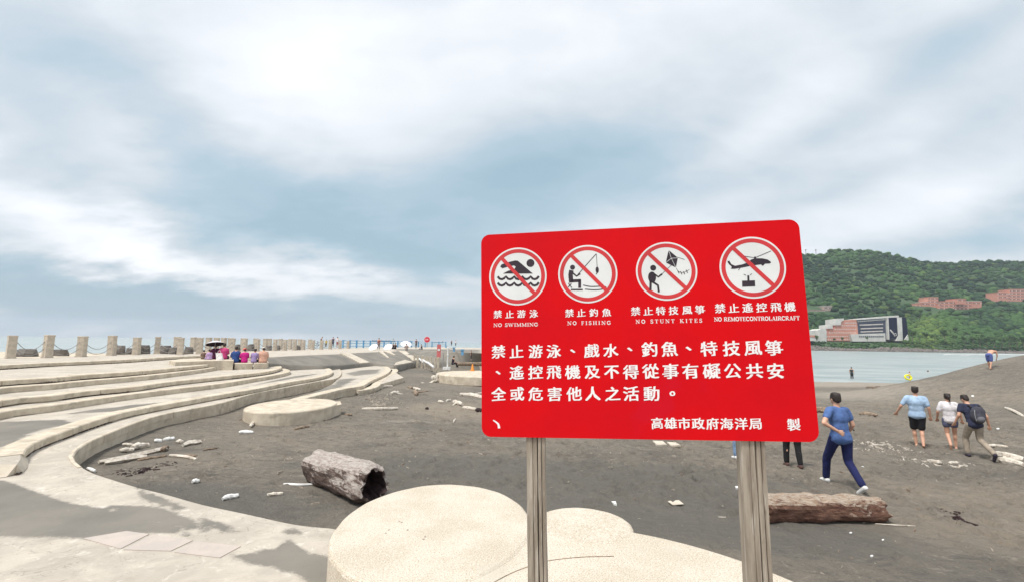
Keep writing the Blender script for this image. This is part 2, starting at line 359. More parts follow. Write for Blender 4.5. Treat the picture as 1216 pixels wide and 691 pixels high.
# ---- line of posts along the sea edge, from the pixels of their feet
POSTS = [(12,425.2),(55.6,424.6),(96,423.4),(132,421.9),(161.5,421.1),(186,419.8),(213.6,421),(236.6,420),(256,418.7),(275.5,417.6),(290,417.0),(305,416.7),(326,416.2),(338,415.9),(349.5,415.6),(360,415.2),(371,414.9),(381.5,414.6),(392,414.3),(403.5,413.9),(413,413.5)]
POSTS_B = [(209.5,418.6),(229,417.2),(247,416.6),(265,416.2),(273,416.0),(288,415.6),(303,415.3),(314.5,415.0),(319.5,414.8),(332.5,414.6),(344,414.4),(355.5,414.2),(367.5,414.0)]
PW = [at(x, y, Z[0]) for x, y in POSTS]
edge = [p.copy() for p in PW]
edge = [PW[0]+(PW[0]-PW[1])*9]+edge
rail_w = [at(x, y, Z[0]) for x, y in [(413,413.5),(440,412.6),(470,412.2),(500,412.0),(528,411.8)]]
outer = []
allp = edge+rail_w[1:]
for i, p in enumerate(allp):
    d = (allp[min(i+1, len(allp)-1)]-allp[max(i-1, 0)]).normalized(); n = Vector((-d.y, d.x, 0))
    if n.dot(Vector((p.x, p.y, 0))) < 0: n = -n
    outer.append(p+n*(.55 if i < 9 else (3.2 if i < len(edge)-3 else 2.0)))
outer_far = [Vector((9, 120, 0)), Vector((12, 108, 0))]
wall_line = [(p.x, p.y) for p in outer]

# ---- sand
xs = np.concatenate([-np.geomspace(13, 160, 40)[::-1], np.arange(-12.9, -9, .1), np.arange(-9, 20, .055), np.arange(20.05, 22, .1), np.geomspace(22.1, 420, 110)])
ys = np.concatenate([-np.geomspace(2, 60, 16)[::-1], np.arange(-1.9, 3.5, .12), np.arange(3.55, 18, .055), np.arange(18.05, 26, .09), np.geomspace(26.1, 420, 190)])
GX, GY = np.meshgrid(xs, ys)
GZ = zsand(GX, GY)
nr = np.random.RandomState(3)
def stamp(cx_, cy_, ang, a, b_, dep):
    i0, i1 = np.searchsorted(xs, [cx_-.5, cx_+.5]); j0, j1 = np.searchsorted(ys, [cy_-.5, cy_+.5])
    if i1-i0 < 2 or j1-j0 < 2: return
    X = GX[j0:j1, i0:i1]-cx_; Y = GY[j0:j1, i0:i1]-cy_
    u = X*math.cos(ang)+Y*math.sin(ang); w_ = -X*math.sin(ang)+Y*math.cos(ang)
    q = np.sqrt((u/a)**2+(w_/b_)**2)
    GZ[j0:j1, i0:i1] += -dep*np.exp(-(q*1.1)**4)+dep*.55*np.exp(-((q-1.35)/.33)**2)
for k in range(6500):                   # footprints everywhere on the trodden sand
    x = nr.uniform(-6, 21); y = nr.uniform(3.5, 25.5)
    dens_ = .25+.75*float(sstep(-3, 3, x)); 
    if y < 7.5 and x < 6: dens_ *= .12
    if nr.rand() > dens_: continue
    stamp(x, y, nr.uniform(0, 3.14), .17, .10, nr.uniform(.02, .05))
for k in range(26):                     # a few walked lines
    x, y = nr.uniform(0, 18), nr.uniform(5, 9); a = nr.uniform(.6, 2.2)
    for q in range(26):
        x += math.cos(a)*.62; y += math.sin(a)*.62; a += nr.uniform(-.1, .1)
        s = .11*(1 if q % 2 else -1)
        stamp(x-math.sin(a)*s, y+math.cos(a)*s, a, .16, .085, .035)
GZ += .010*fbm(GX, GY, 4.2, 3, 21)*(np.abs(GX) < 30)
# under the sea wall the sand stops
wl = wall_line+[(-400, 160), (-400, -60)]
left_sea = np.zeros(GX.shape, bool)
wp = [(wall_line[0][0]-40, -80)]+[(wall_line[0][0], wall_line[0][1])]+wall_line[1:]+[(-8, 130), (-8, 500), (-600, 500), (-600, -80)]
left_sea = inpoly(GX, GY, wp)
GZ = np.where(left_sea, -4.0, GZ)
def blob(px, py, rx, ry, rot=0., amt=1.0):
    c_ = hit(px, py); X = GX-c_.x; Y = GY-c_.y
    u = X*math.cos(rot)+Y*math.sin(rot); w_ = -X*math.sin(rot)+Y*math.cos(rot)
    return amt*np.exp(-((u/rx)**2+(w_/ry)**2))
mr = np.zeros(GX.shape); mg = np.zeros(GX.shape); mb = np.zeros(GX.shape)
mr += .8*sstep(14, 4, shore_s(GX, GY))*(GZ > -1.2)*(GX > 15)*sstep(0.5, -0.3, GZ)
mr += blob(1010, 468, 6, 6, 0, .7)+blob(490, 500, 2.6, .5, 0, .55)+blob(440, 512, 1.2, .4, 0, .4)+blob(1120, 548, 3, .35, 0, .55)+blob(560, 430, 7, 9, 0, .75)
mg += blob(540, 560, 2.2, 1.8, .3, .95)+blob(240, 590, 2.0, .7, -.35, .9)+blob(780, 570, 3.0, 1.6, .2, .95)+blob(700, 620, 3, 1.0, 0, .8)+blob(980, 630, 1.6, .9, 0, .7)+blob(350, 500, 3.4, 1.2, .3, .5)+blob(470, 440, 6, 5, .3, .7)
mb += blob(540, 485, 3, 4, 0, .75)+blob(250, 545, 1.9, .8, 0, .55)+blob(1150, 590, 4, 1.8, 0, .6)+blob(1080, 520, 5, 4, 0, .5)+blob(1150, 640, 3, 1, 0, .5)
nx, ny = len(xs), len(ys)
V = np.stack([GX.ravel(), GY.ravel(), GZ.ravel()], 1)
idx = np.arange(nx*ny).reshape(ny, nx)
Fq = np.stack([idx[:-1, :-1].ravel(), idx[:-1, 1:].ravel(), idx[1:, 1:].ravel(), idx[1:, :-1].ravel()], 1)
me = bpy.data.meshes.new('sand_beach')
me.vertices.add(len(V)); me.vertices.foreach_set('co', V.ravel()); me.loops.add(Fq.size); me.loops.foreach_set('vertex_index', Fq.ravel().astype(np.int32))
me.polygons.add(len(Fq)); me.polygons.foreach_set('loop_start', np.arange(0, Fq.size, 4).astype(np.int32)); me.polygons.foreach_set('loop_total', np.full(len(Fq), 4, np.int32)); me.update(calc_edges=True)
ca = me.color_attributes.new('mask', 'FLOAT_COLOR', 'POINT'); ca.data.foreach_set('color', np.stack([mr.ravel(), mg.ravel(), mb.ravel(), np.ones(nx*ny)], 1).ravel())
tag(link('sand_ground', me, M['sand'], smooth=True), kind='structure')

# ---- sea and the world's floor
def disc_sheet(name, z, r, m):
    vs = [(0, 0, z)]; fs = []
    rr = [30, 80, 200, 600, 2000, 5000, r]; n = 48
    for q in rr:
        for k in range(n): vs.append((q*math.cos(2*math.pi*k/n), q*math.sin(2*math.pi*k/n), z))
    for k in range(n): fs.append((0, 1+k, 1+(k+1) % n))
    for j in range(len(rr)-1):
        for k in range(n): a = 1+j*n; fs.append((a+k, a+n+k, a+n+(k+1) % n, a+(k+1) % n))
    return tag(pydata(name, vs, fs, m), kind='structure')
disc_sheet('sea_water', -1.0, 9500, M['sea'])

# ---- paved surfaces with drifted sand: triangulated so that the sand mask has somewhere to live
SANDPOLY = []                            # (polygon in world xy, softness)
def surface(name, pts, zf, step, m, parent=None, masks=(), base=0.):
    """a tessellated sheet over an outline; masks = polygons (world xy) covered with drifted sand"""
    P = [Vector((p[0], p[1])) for p in pts]
    if poly_area(P) < 0: P = P[::-1]
    n = len(P); x0 = min(p.x for p in P); x1 = max(p.x for p in P); y0 = min(p.y for p in P); y1 = max(p.y for p in P)
    gx, gy = np.meshgrid(np.arange(x0+step/2, x1, step), np.arange(y0+step/2, y1, step)); gx = gx.ravel(); gy = gy.ravel()
    gx = gx+(np.arange(len(gx)) % 7)*step*.02
    ins = inpoly(gx, gy, P); gx = gx[ins]; gy = gy[ins]
    vs = list(P)+[Vector((float(a), float(b))) for a, b in zip(gx, gy)]
    r = delaunay_2d_cdt(vs, [], [list(range(n))], 1, 1e-4)
    vx = np.array([v_.x for v_ in r[0]]); vy = np.array([v_.y for v_ in r[0]])
    me = bpy.data.meshes.new(name)
    zz = zf(vx, vy) if callable(zf) else np.full(len(vx), zf)
    fs = []
    for f in r[2]:
        a = sum(vx[f[i]]*vy[f[(i+1) % len(f)]]-vx[f[(i+1) % len(f)]]*vy[f[i]] for i in range(len(f)))
        fs.append(list(f) if a > 0 else list(f)[::-1])
    me.from_pydata([(float(a), float(b), float(c_)) for a, b, c_ in zip(vx, vy, zz)], [], fs); me.update()
    mk = np.full(len(vx), base)
    for (mp_, soft) in masks:
        q = np.array([(p[0], p[1]) for p in mp_]); dmin = np.full(len(vx), 1e9)
        for i in range(len(q)):
            a = q[i]; b_ = q[(i+1) % len(q)]; ab = b_-a; L = max(ab@ab, 1e-9)
            u = np.clip(((vx-a[0])*ab[0]+(vy-a[1])*ab[1])/L, 0, 1)
            dmin = np.minimum(dmin, np.hypot(vx-a[0]-u*ab[0], vy-a[1]-u*ab[1]))
        sgn = np.where(inpoly(vx, vy, mp_), dmin, -dmin)
        mk = np.maximum(mk, sstep(-soft, soft, sgn))
    ca = me.color_attributes.new('mask', 'FLOAT_COLOR', 'POINT'); ca.data.foreach_set('color', np.stack([mk, mk, mk, np.ones(len(vx))], 1).ravel())
    return link(name, me, m, parent)
def at2(L, z): return [at(x, y, z) for x, y in L]
def sp(L, z, n=5): return spline(at2(L, z), n)

# front top edges of the steps, photo pixels -> level
K0 = [(-260,447),(-120,440),(8,433.4),(60,430.6),(100,429),(150,426.8),(200,423.8),(240,422.2),(280,422.6),(318,424)]
K1 = [(-260,478),(-120,464),(8,451.4),(60,448.5),(100,445),(160,441),(220,435.5),(243,433),(250,431),(252,429)]
K2 = [(-260,495),(-120,477),(8,460),(60,456.5),(100,452.5),(160,447.5),(200,443.5),(245,437.8),(262,434.5),(266,432.4),(265,430.5)]
K3 = [(-260,524),(-120,499),(8,474.5),(60,470),(100,464.5),(160,459),(200,453.3),(262,447),(300,443),(320,440.2),(331,437.4),(333.5,435),(328,433),(318,431.4)]
K4 = [(-260,556),(-120,521),(8,488.4),(60,482),(100,476),(160,467.5),(220,460.4),(262,455.6),(300,449.6),(325,445.6),(341,442.2),(345,440),(341,438),(333,436.6)]
K5 = [(20,551),(24,545),(25,539),(28,533),(38,526),(58,518),(81,510),(101,503),(130,494),(160,486.5),(200,479),(220,475.5),(262,468.2),(300,462),(345,453.2),(370,449.2),(386,445.8),(393.5,442.6),(394.5,440),(390,437),(380,435),(368,433.6)]
K6 = [(391,627),(349,622.5),(289,609.5),(240,599),(197,587),(165,579),(138,571),(108.5,561),(92,551),(86,543),(88,537),(104,525.5),(120,518),(160,502),(190,492.6),(220,486.5),(262,478.5),(300,467.5),(345,458.6),(370,454),(388,451),(397,449.6),(403.5,446),(405.5,441),(402,437),(396,435)]
KW = [(350,477),(368,471),(385,467),(405,462),(420,459.5),(430,458),(440,452),(449,448),(458,444),(463,440),(463.5,437.6),(460,435),(452,432.6),(441,431)]
KW2 = [(425,463.5),(440,461.5),(450,457.6),(453,453),(461,447),(472,440.4),(470.5,437.6),(465,435.6),(458,434)]
W0 = at(300, 420, Z[0])                  # under the deck, where the steps end out of sight
back_far = [Vector((W0.x-1, W0.y+1.5, 0)), Vector((-60, W0.y+1, 0)), Vector((-60, 3, 0))]
def level(K, z):
    e = sp(K, z)
    return e

deckE = sp(K0, Z[0])
L1 = [(318,424),(340,422.6),(370,421.2),(403,420),(428,418.4),(450,417.5),(475,416.7),(497,416.2),(530,417.5),(571,419),(650,422)]
L2 = [(318,431.6,1.30),(345,434.0,1.10),(385,435.2,.95),(405,434.2,.86),(428,432,.84),(445,431.4,.78),(468,435.5,.60),(495,430,.52),(530,430.5,.45),(571,432,.42),(650,435,.30)]
deck_in = deckE+at2(L1[1:], Z[0])
deck_poly = [(p.x, p.y) for p in deck_in]+[(6, 60), (6, 96)]+[(p.x, p.y) for p in outer[::-1]]
bm = bmesh.new(); prism(bm, deck_poly, -3.5, Z[0]-.004)
tag(mesh('sea_wall_base', bm, M['concrete']), kind='structure')
o = surface('promenade_pavement', deck_poly, Z[0], .9, M['pave'], masks=[([(p.x, p.y) for p in at2([(470,414),(571,414.5),(571,419),(500,416.2),(470,417)], Z[0])], 1.5)])
tag(o, kind='structure')

# ---- the stepped terrace
terr = empty('stepped_terrace', (0, 0, 0), 'pale concrete steps sweeping in long curves down to the dark sand basin', 'steps')
def kerb(parent, edge, z, width, depth, over, m, blk=2.4, s0=0):
    """coping stones along a front edge; the edge's land side is found from the polygon direction"""
    # resample by length
    L = [0]
    for i in range(1, len(edge)): L.append(L[-1]+(edge[i]-edge[i-1]).length)
    tot = L[-1]
    def pt(s):
        s = min(max(s, 0), tot)
        for i in range(1, len(L)):
            if L[i] >= s: return edge[i-1].lerp(edge[i], (s-L[i-1])/max(L[i]-L[i-1], 1e-9))
        return edge[-1].copy()
    s = s0
    while s < tot-.3:
        e = min(s+blk*rnd.uniform(.85, 1.15), tot)
        bm = bmesh.new(); pr = []
        n = max(2, int((e-s)/.45)+1)
        zt = z+.012+rnd.uniform(-.004, .006)
        for i in range(n):
            q = s+.008+(e-s-.016)*i/(n-1)
            p = pt(q); d = (pt(q+.12)-pt(q-.12)).normalized(); nn = Vector((-d.y, d.x, 0))*kerb.side
            j = rnd.uniform(-.004, .004)
            a = p+nn*(-over+j); b_ = p+nn*(width+j)
            pr.append([bm.verts.new((a.x, a.y, zt-depth)), bm.verts.new((a.x, a.y, zt-.018)), bm.verts.new((a.x+nn.x*.018, a.y+nn.y*.018, zt)), bm.verts.new((b_.x, b_.y, zt)), bm.verts.new((b_.x, b_.y, zt-depth))])
        for i in range(n-1):
            for k in range(5):
                bm.faces.new((pr[i][k], pr[i+1][k], pr[i+1][(k+1) % 5], pr[i][(k+1) % 5]))
        bm.faces.new(pr[0]); bm.faces.new(pr[-1][::-1])
        bmesh.ops.recalc_face_normals(bm, faces=bm.faces[:])
        mesh('kerb_stone', bm, m, parent)
        s = e
def w2(L, z): return [(p.x, p.y) for p in at2(L, z)]
sand4 = [([*w2([(8,500),(40,499),(78,497),(84,503),(45,511),(8,529),(-60,545),(-60,505)], .85)], .12), (w2([(70,492),(150,487),(230,474),(160,480),(95,488)], .85), .10),
         (w2([(280,461),(360,447),(388,442),(350,446)], .85), .2)]
def step_obj(K, z, m=None, masks=(), ramp=None, over=.03, width=.34, depth=.13, side=1, res=.5, extra=None, kerbs=True, base=0, s0=0):
    e = sp(K, z)
    poly = [(p.x, p.y) for p in e]+(extra or [(p.x, p.y) for p in back_far])
    bm = bmesh.new(); body = [(p.x, p.y) for p in e]+(extra or [(p.x, p.y) for p in back_far])
    prism(bm, body, -.2, z-.004)
    o = mesh('step', bm, M['kerb'], terr)
    s = surface('step_top', poly, z, res, M['pave'], o, masks=masks, base=base)
    if kerbs:
        kerb.side = side; kerb(o, e, z, width, depth, over, M['kerb'], s0=s0)
    return o, e
kerb.side = 1
hostO = mesh('step', (lambda b_: (prism(b_, [(p.x, p.y) for p in deckE]+[(-60, W0.y+1), (-60, 3)], 1.30, Z[0]-.006), b_)[1])(bmesh.new()), M['kerb'], terr)
kerb(hostO, deckE, Z[0], .34, .13, .05, M['kerb'])
step_obj(K1, Z[1], over=.05)
step_obj(K2, Z[2], over=.0, depth=.155)
step_obj(K3, Z[3], over=.05)
step_obj(K4, Z[4], over=.0, depth=.155)
# step 5 ends at the left in a sand ramp, so that its outline runs off to the left there
e5x = [(p.x, p.y) for p in back_far[:2]]+w2([(-600,551)], Z[5])
step_obj(K5, Z[5], masks=sand4, over=.04, res=.22, extra=e5x, width=.30, s0=.75)
r0 = at2([(-600,551),(-60,551),(8,551),(20,551),(24,545),(25.5,539)], Z[5]); r1 = at2([(-600,590),(-60,575),(8,566),(27,561),(33,555),(34,546)], Z[6])
vs = r0+[p+Vector((0, 0, .006)) for p in r1]; n = len(r0)
pydata('step_ramp', vs, [(i, n+i, n+i+1, i+1) for i in range(n-1)], M['concrete'], terr)

# ---- lowest level: the band round the basin and the near pavement
pave_in = sp(K6, Z[6])
near = [(470,640),(560,648),(650,652),(750,665),(860,688),(960,712),(1060,760),(1216,860)]
near_w = at2(near, Z[6])
pave_poly = [(p.x, p.y) for p in pave_in[::-1]]+[(p.x, p.y) for p in near_w]+[(7, -6), (-14, -6), (-60, 1)]+[(-60, W0.y+.5), (W0.x-.5, W0.y+1.2)]
bm = bmesh.new(); prism(bm, pave_poly, -.3, Z[6]-.004)
o = mesh('band_base', bm, M['kerb'], terr)
z6 = Z[6]
gray = [(w2([(-90,560),(8,571),(35,581),(83,597),(122,603),(170,612),(205,625),(240,640),(200,632),(160,634),(110,640),(60,638),(8,637),(-90,640)], z6), .06),
        (w2([(268,663),(300,655),(325,651),(343,641),(360,652),(380,660),(420,664),(420,720),(400,720),(357,683),(310,670)], z6), .05),
        (w2([(230,612),(262,620),(285,630),(270,632),(240,622)], z6), .08), (w2([(330,628),(352,627),(360,633),(340,634)], z6), .07), (w2([(160,575),(190,590),(225,604),(215,606),(170,592)], z6), .05),
        (w2([(120,598),(190,602),(230,618),(250,632),(200,622),(150,612)], z6), .07)]
surface('band_top', pave_poly, z6, .11, M['pave'], terr, masks=gray)
kerb.side = 1
kerb(terr, pave_in[38:], Z[6], .05, .16, .012, M['kerb'], blk=3)
# dull pink paving tiles, bared by the wind
T = [(143,651),(160,634),(200,632),(240,636),(290,646),(264,661),(205,654),(175,650)]
tp = lambda *q: at2(q, z6+.006)
for q in ([(99,638.5),(143,651),(177,633.5),(150,630)], [(147,652),(203,653.5),(229,641),(181,634)], [(207,655),(261,661.5),(286,648),(233,642)]):
    bm = bmesh.new(); P = tp(*q); prism(bm, [(p.x, p.y) for p in P], z6-.02, z6+.007); mesh('tile', bm, M['tile'], terr)

# ---- dark debris lumps added to draw the shadow lines under the overhanging kerbs
def shade_debris(K, zlow, x0, x1, n, r_, seed, off=.045):
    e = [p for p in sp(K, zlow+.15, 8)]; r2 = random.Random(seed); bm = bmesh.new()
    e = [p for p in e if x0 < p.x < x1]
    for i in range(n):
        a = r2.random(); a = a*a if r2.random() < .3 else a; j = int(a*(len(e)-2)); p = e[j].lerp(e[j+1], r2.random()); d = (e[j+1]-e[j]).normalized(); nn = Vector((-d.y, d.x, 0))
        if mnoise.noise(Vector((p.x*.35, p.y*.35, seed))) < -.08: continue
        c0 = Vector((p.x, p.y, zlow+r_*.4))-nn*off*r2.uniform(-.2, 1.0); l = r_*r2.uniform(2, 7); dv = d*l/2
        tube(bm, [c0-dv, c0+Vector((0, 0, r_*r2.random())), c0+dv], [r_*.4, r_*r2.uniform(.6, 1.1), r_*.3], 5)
    mesh('shade_debris', bm, M['kerb_shade'], terr)['kind'] = 'stuff'
shade_debris(K1, Z[2], -26, -12, 800, .026, 1); shade_debris(K3, Z[4], -24, -9, 1000, .026, 2); shade_debris(K5, Z[6], -22, -6, 420, .016, 3); shade_debris(K0, Z[1], -30, -14, 260, .022, 4)
# ---- walk that leaves the steps at the far end
for (K, z, nm) in ((KW, .62, 1), (KW2, .47, 2)):
    e = sp(K, z)
    bk = [(W0.x+3, W0.y+5)]+w2([(403,446),(399,452),(394,456)], z) if nm == 1 else [(e[0].x+.2, e[0].y+8)]
    poly = [(p.x, p.y) for p in e]+bk
    bm = bmesh.new(); prism(bm, poly, -.3, z-.004); o = mesh('step', bm, M['kerb'], terr)
    mk = [([(p[0], p[1]) for p in w2([(345,462),(396,456),(402,450),(425,448),(405,459),(372,469),(345,474)], z)], .3), (w2([(410,443),(430,439),(452,438),(448,443),(420,446)], z), .4)] if nm == 1 else []
    surface('step_top', poly, z, .4, M['pave'], o, masks=mk)
    kerb.side = 1; kerb(o, e, z, .4, .13, .03, M['kerb'])

# ---- the sand-covered bank between deck and walk, with the bare concrete stripes on it
def bank_pt(px, t_):
    def ip(L, col_):
        return float(np.interp(px, [q[0] for q in L], [q[col_] for q in L]))
    a = at(px, ip(L1, 1), Z[0]+.02); b_ = at(px, ip(L2, 1), ip(L2, 2)+.03)
    return a.lerp(b_, t_)
vs = []; fs = []; pxs = np.linspace(318, 650, 76); nt_ = 14
for i, px in enumerate(pxs):
    for j in range(nt_):
        p = bank_pt(px, min(1, j/(nt_-3)))
        if j >= nt_-2: p.z -= .5*(j-nt_+3); p.y -= .15*(j-nt_+3); vs.append(p); continue
        p.z += (.05*math.sin(j/(nt_-1)*math.pi)*(1+float(fbm(np.array(p.x), np.array(p.y), .5, 3, 2))))
        vs.append(p)
for i in range(len(pxs)-1):
    for j in range(nt_-1): a = i*nt_+j; fs.append((a, a+1, a+nt_+1, a+nt_))
bko = tag(pydata('sand_bank', vs, fs, M['pave'], smooth=True), kind='structure')
ca = bko.data.color_attributes.new('mask', 'FLOAT_COLOR', 'POINT'); ca.data.foreach_set('color', np.tile([.82,.82,.82,1.], len(vs)))
for q in ([(404,419.6),(414,419.4),(439,431.2),(428,431.8)], [(449.5,417),(454,417),(462,425.3),(460,425.3)], [(455.5,417),(462.5,417),(470,422.2),(468,422.2)], [(473,416.8),(481,416.8),(493,424.8),(486,425.3)], [(470,431.5),(481,428),(490,430.6),(468,434.4)], [(486,425),(492,424.5),(497,428),(490,429)]):
    P = []
    for (px, py) in q:
        y1 = float(np.interp(px, [a[0] for a in L1], [a[1] for a in L1])); 
        best = min((bank_pt(px+dx, t_/30) for t_ in range(31) for dx in (0,)), key=lambda w: abs(((w-EYE).normalized()-ray(px, py).normalized()).length))
        P.append(best)
    vs = []; N_ = 6
    for i in range(N_+1):
        for j in range(3):
            a = P[0].lerp(P[3], i/N_); b_ = P[1].lerp(P[2], i/N_); p = a.lerp(b_, j/2); vs.append(p+Vector((0, 0, .10)))
    fs = [(i*3+j, i*3+j+1, i*3+j+4, i*3+j+3) for i in range(N_) for j in range(2)]
    lo = [v_-Vector((0, 0, .14)) for v_ in vs]; n = len(vs)
    bm = bmesh.new(); bv = [bm.verts.new(v_) for v_ in vs]; bl = [bm.verts.new(v_) for v_ in lo]
    for f in fs: bm.faces.new([bv[i] for i in f]); bm.faces.new([bl[i] for i in f][::-1])
    ring = [0, 1, 2]+[i*3+2 for i in range(1, N_+1)]+[N_*3+1, N_*3]+[i*3 for i in range(N_-1, 0, -1)]
    for i in range(len(ring)):
        a, b_ = ring[i], ring[(i+1) % len(ring)]
        bm.faces.new((bv[a], bl[a], bl[b_], bv[b_]))
    bmesh.ops.recalc_face_normals(bm, faces=bm.faces[:])
    tag(mesh('concrete_ramp', bm, M['concrete']), kind='structure')

# ================================================================== ROUND STONE SEATS
def circle3(a, b, c):
    ax, ay, bx, by, cx_, cy_ = a.x, a.y, b.x, b.y, c.x, c.y
    d = 2*(ax*(by-cy_)+bx*(cy_-ay)+cx_*(ay-by))
    ux = ((ax*ax+ay*ay)*(by-cy_)+(bx*bx+by*by)*(cy_-ay)+(cx_*cx_+cy_*cy_)*(ay-by))/d
    uy = ((ax*ax+ay*ay)*(cx_-bx)+(bx*bx+by*by)*(ax-cx_)+(cx_*cx_+cy_*cy_)*(bx-ax))/d
    return Vector((ux, uy, 0)), math.hypot(ax-ux, ay-uy)
def slab_disc(bm, c, rx, ry, z0, z1, n=72, wob=.006, bev=.03):
    rings = []
    ph = rnd.uniform(0, 9)
    for (k, z) in ((-.004, z0), (0, z0+.02), (.0, z1-bev), (-bev*.3, z1-bev*.35), (-bev, z1)):
        ring = []
        for i in range(n):
            a = 2*math.pi*i/n; w_ = 1+wob*(math.sin(3*a+ph)+.6*math.sin(7*a+2*ph)+.5*math.sin(17*a))+rnd.uniform(-.001, .001)
            ring.append(bm.verts.new((c.x+math.cos(a)*(rx*w_+k), c.y+math.sin(a)*(ry*w_+k), z)))
        rings.append(ring)
    for j in range(len(rings)-1):
        for i in range(n): bm.faces.new((rings[j][i], rings[j][(i+1) % n], rings[j+1][(i+1) % n], rings[j+1][i]))
    bm.faces.new(rings[-1]); bm.faces.new(rings[0][::-1])
ZT = 1.1
seat = empty('stone_seat', (0, 0, 0), 'large pale pebble-washed seat of joined round slabs right behind the sign posts', 'seat')
for i, (q, dz) in enumerate([([(392,648),(500,575),(624,599)], .006), ([(649,606),(692,601.5),(752,631)], .0), ([(757,632),(850,655),(925,682)], -.006)]):
    c_, r_ = circle3(*[at(x, y, ZT) for x, y in q])
    print('disc', i, c_, r_)
    bm = bmesh.new()
    if i == 0: slab_disc(bm, Vector((-.650, 4.30, 0)), .852, 1.12, .55, ZT+dz, n=96)
    elif i < 2: slab_disc(bm, c_, r_, r_, .55, ZT+dz, n=96)
    else:
        a0 = math.atan2(at(745,629,ZT).y-c_.y, at(745,629,ZT).x-c_.x); a1 = R(-108); P = [(c_.x+r_*math.cos(a0+(a1-a0)*k/60), c_.y+r_*math.sin(a0+(a1-a0)*k/60)) for k in range(61)]
        P += [(-.42, 2.42), (-.38, 3.73), tuple(at(600,640,ZT)[:2])]
        prism(bm, P, .55, ZT+dz); bmesh.ops.bevel(bm, geom=[e for e in bm.edges if e.verts[0].co.z > 1 and e.verts[1].co.z > 1 and len(e.link_faces) == 2], offset=.02, segments=2)
    mesh('round_slab', bm, M['stone'], seat)
bm = bmesh.new(); tube(bm, spline(at2([(560,706),(600,683.5),(625,673),(650,665.5),(690,661),(729,660)], ZT-.004), 4), .0028, 5); mesh('seam', bm, M['drift_brown'], seat)
bm = bmesh.new()
for px, py in ((458,633),(462,629),(474,619),(477,620),(505,637),(503,640),(484,629)): ball(bm, at(px, py, ZT+.005), (.012, .02, .004), 1)
mesh('stain', bm, M['debris'], seat)['kind'] = 'stuff'
def basin_disc(L_, R_, T_, B_, z, zb, label, name='stone_seat', n=64):
    l, r, t_, b_ = [at(x, y, z) for x, y in (L_, R_, T_, B_)]
    c_ = Vector(((l.x+r.x)/2, (t_.y+b_.y)/2, 0)); rx = (r.x-l.x)/2*.98; ry = abs(t_.y-b_.y)/2
    o_ = empty(name, (0, 0, 0), label, 'seat')
    bm = bmesh.new(); slab_disc(bm, c_, rx, ry, zb, z, n, .004, .04); mesh('round_slab', bm, M['kerb'], o_)
    return o_, c_, rx, ry
o_, c_, rx, ry = basin_disc((286,483), (396,481), (345,472.3), (340,490), .66, .2, 'wide round concrete seat half sunk in the sand at the foot of the steps')
bm = bmesh.new(); q = w2([(392,476.5),(404,476),(405.5,479.5),(394,482)], .62); prism(bm, q, .25, .62); mesh('side_block', bm, M['kerb'], o_)
basin_disc((514,443.5), (636,445), (575,439.6), (575,447.5), .62, .1, 'far round concrete seat partly hidden by the left edge of the red sign')
# straight-sided seat blocks on the steps
o_ = empty('seat_block', (0, 0, 0), 'long low concrete bench block under the people with the umbrella', 'bench')
bm = bmesh.new(); prism(bm, w2([(201,427.6),(208,429.5),(225,429),(245,428.2),(262,427.8),(277,427.8),(278.5,425.2),(262,424.6),(240,424.7),(215,425.6)], 1.62), 1.1, 1.62); bmesh.ops.bevel(bm, geom=[e for e in bm.edges if abs(e.verts[0].co.z-e.verts[1].co.z) < .01 and e.verts[0].co.z > 1.5], offset=.03, segments=1); mesh('block', bm, M['kerb'], o_)
o_ = empty('seat_block', (0, 0, 0), 'low curved concrete bench in two blocks beneath the four seated people', 'bench')
for q in ([(276.5,430.9),(279,431.5),(300,431.2),(300.5,428.8),(278,428.6)], [(301.2,431.2),(317,430.8),(319,429.6),(318,428.5),(301.5,428.8)]):
    bm = bmesh.new(); prism(bm, w2(q, 1.45), 1.1, 1.45); mesh('block', bm, M['kerb'], o_)

# ================================================================== POSTS AND CHAINS
def post_bm(w_=.34, h=1.15):
    bm = bmesh.new()
    prof = [(.0, .54), (.06, .53), (.07, .47), (.93*h, .45), (.94*h, .49), (h-.02, .49), (h, .45)]
    rings = [[bm.verts.new((sx_*w_*k, sy_*w_*k, z)) for sx_, sy_ in ((-1, -1), (1, -1), (1, 1), (-1, 1))] for z, k in prof]
    for j in range(len(rings)-1):
        for i in range(4): bm.faces.new((rings[j][i], rings[j][(i+1) % 4], rings[j+1][(i+1) % 4], rings[j+1][i]))
    bm.faces.new(rings[-1]); bm.faces.new(rings[0][::-1])
    return bm
GP = 'concrete posts along the sea wall'
PL = 'square pale concrete post in the long chained row along the sea wall'
ORD = ['first','second','third','fourth','fifth','sixth','seventh','eighth','ninth','tenth','eleventh','twelfth','thirteenth','fourteenth','fifteenth','sixteenth','seventeenth','eighteenth','nineteenth','twentieth','twenty-first','twenty-second','twenty-third']
proto = mesh('concrete_post', post_bm(), M['post']); tag(proto, PL, 'post', GP)
def put_copy(o, loc, rz=0, sc=1, first=False):
    c_ = o if first else o.copy()
    if not first: COL.objects.link(c_)
    c_.location = loc; c_.rotation_euler = (0, 0, rz); c_.scale = (sc, sc, sc) if not hasattr(sc, '__len__') else sc
    return c_
pts = [at(x, y, Z[0]) for x, y in POSTS]
allposts = list(pts)
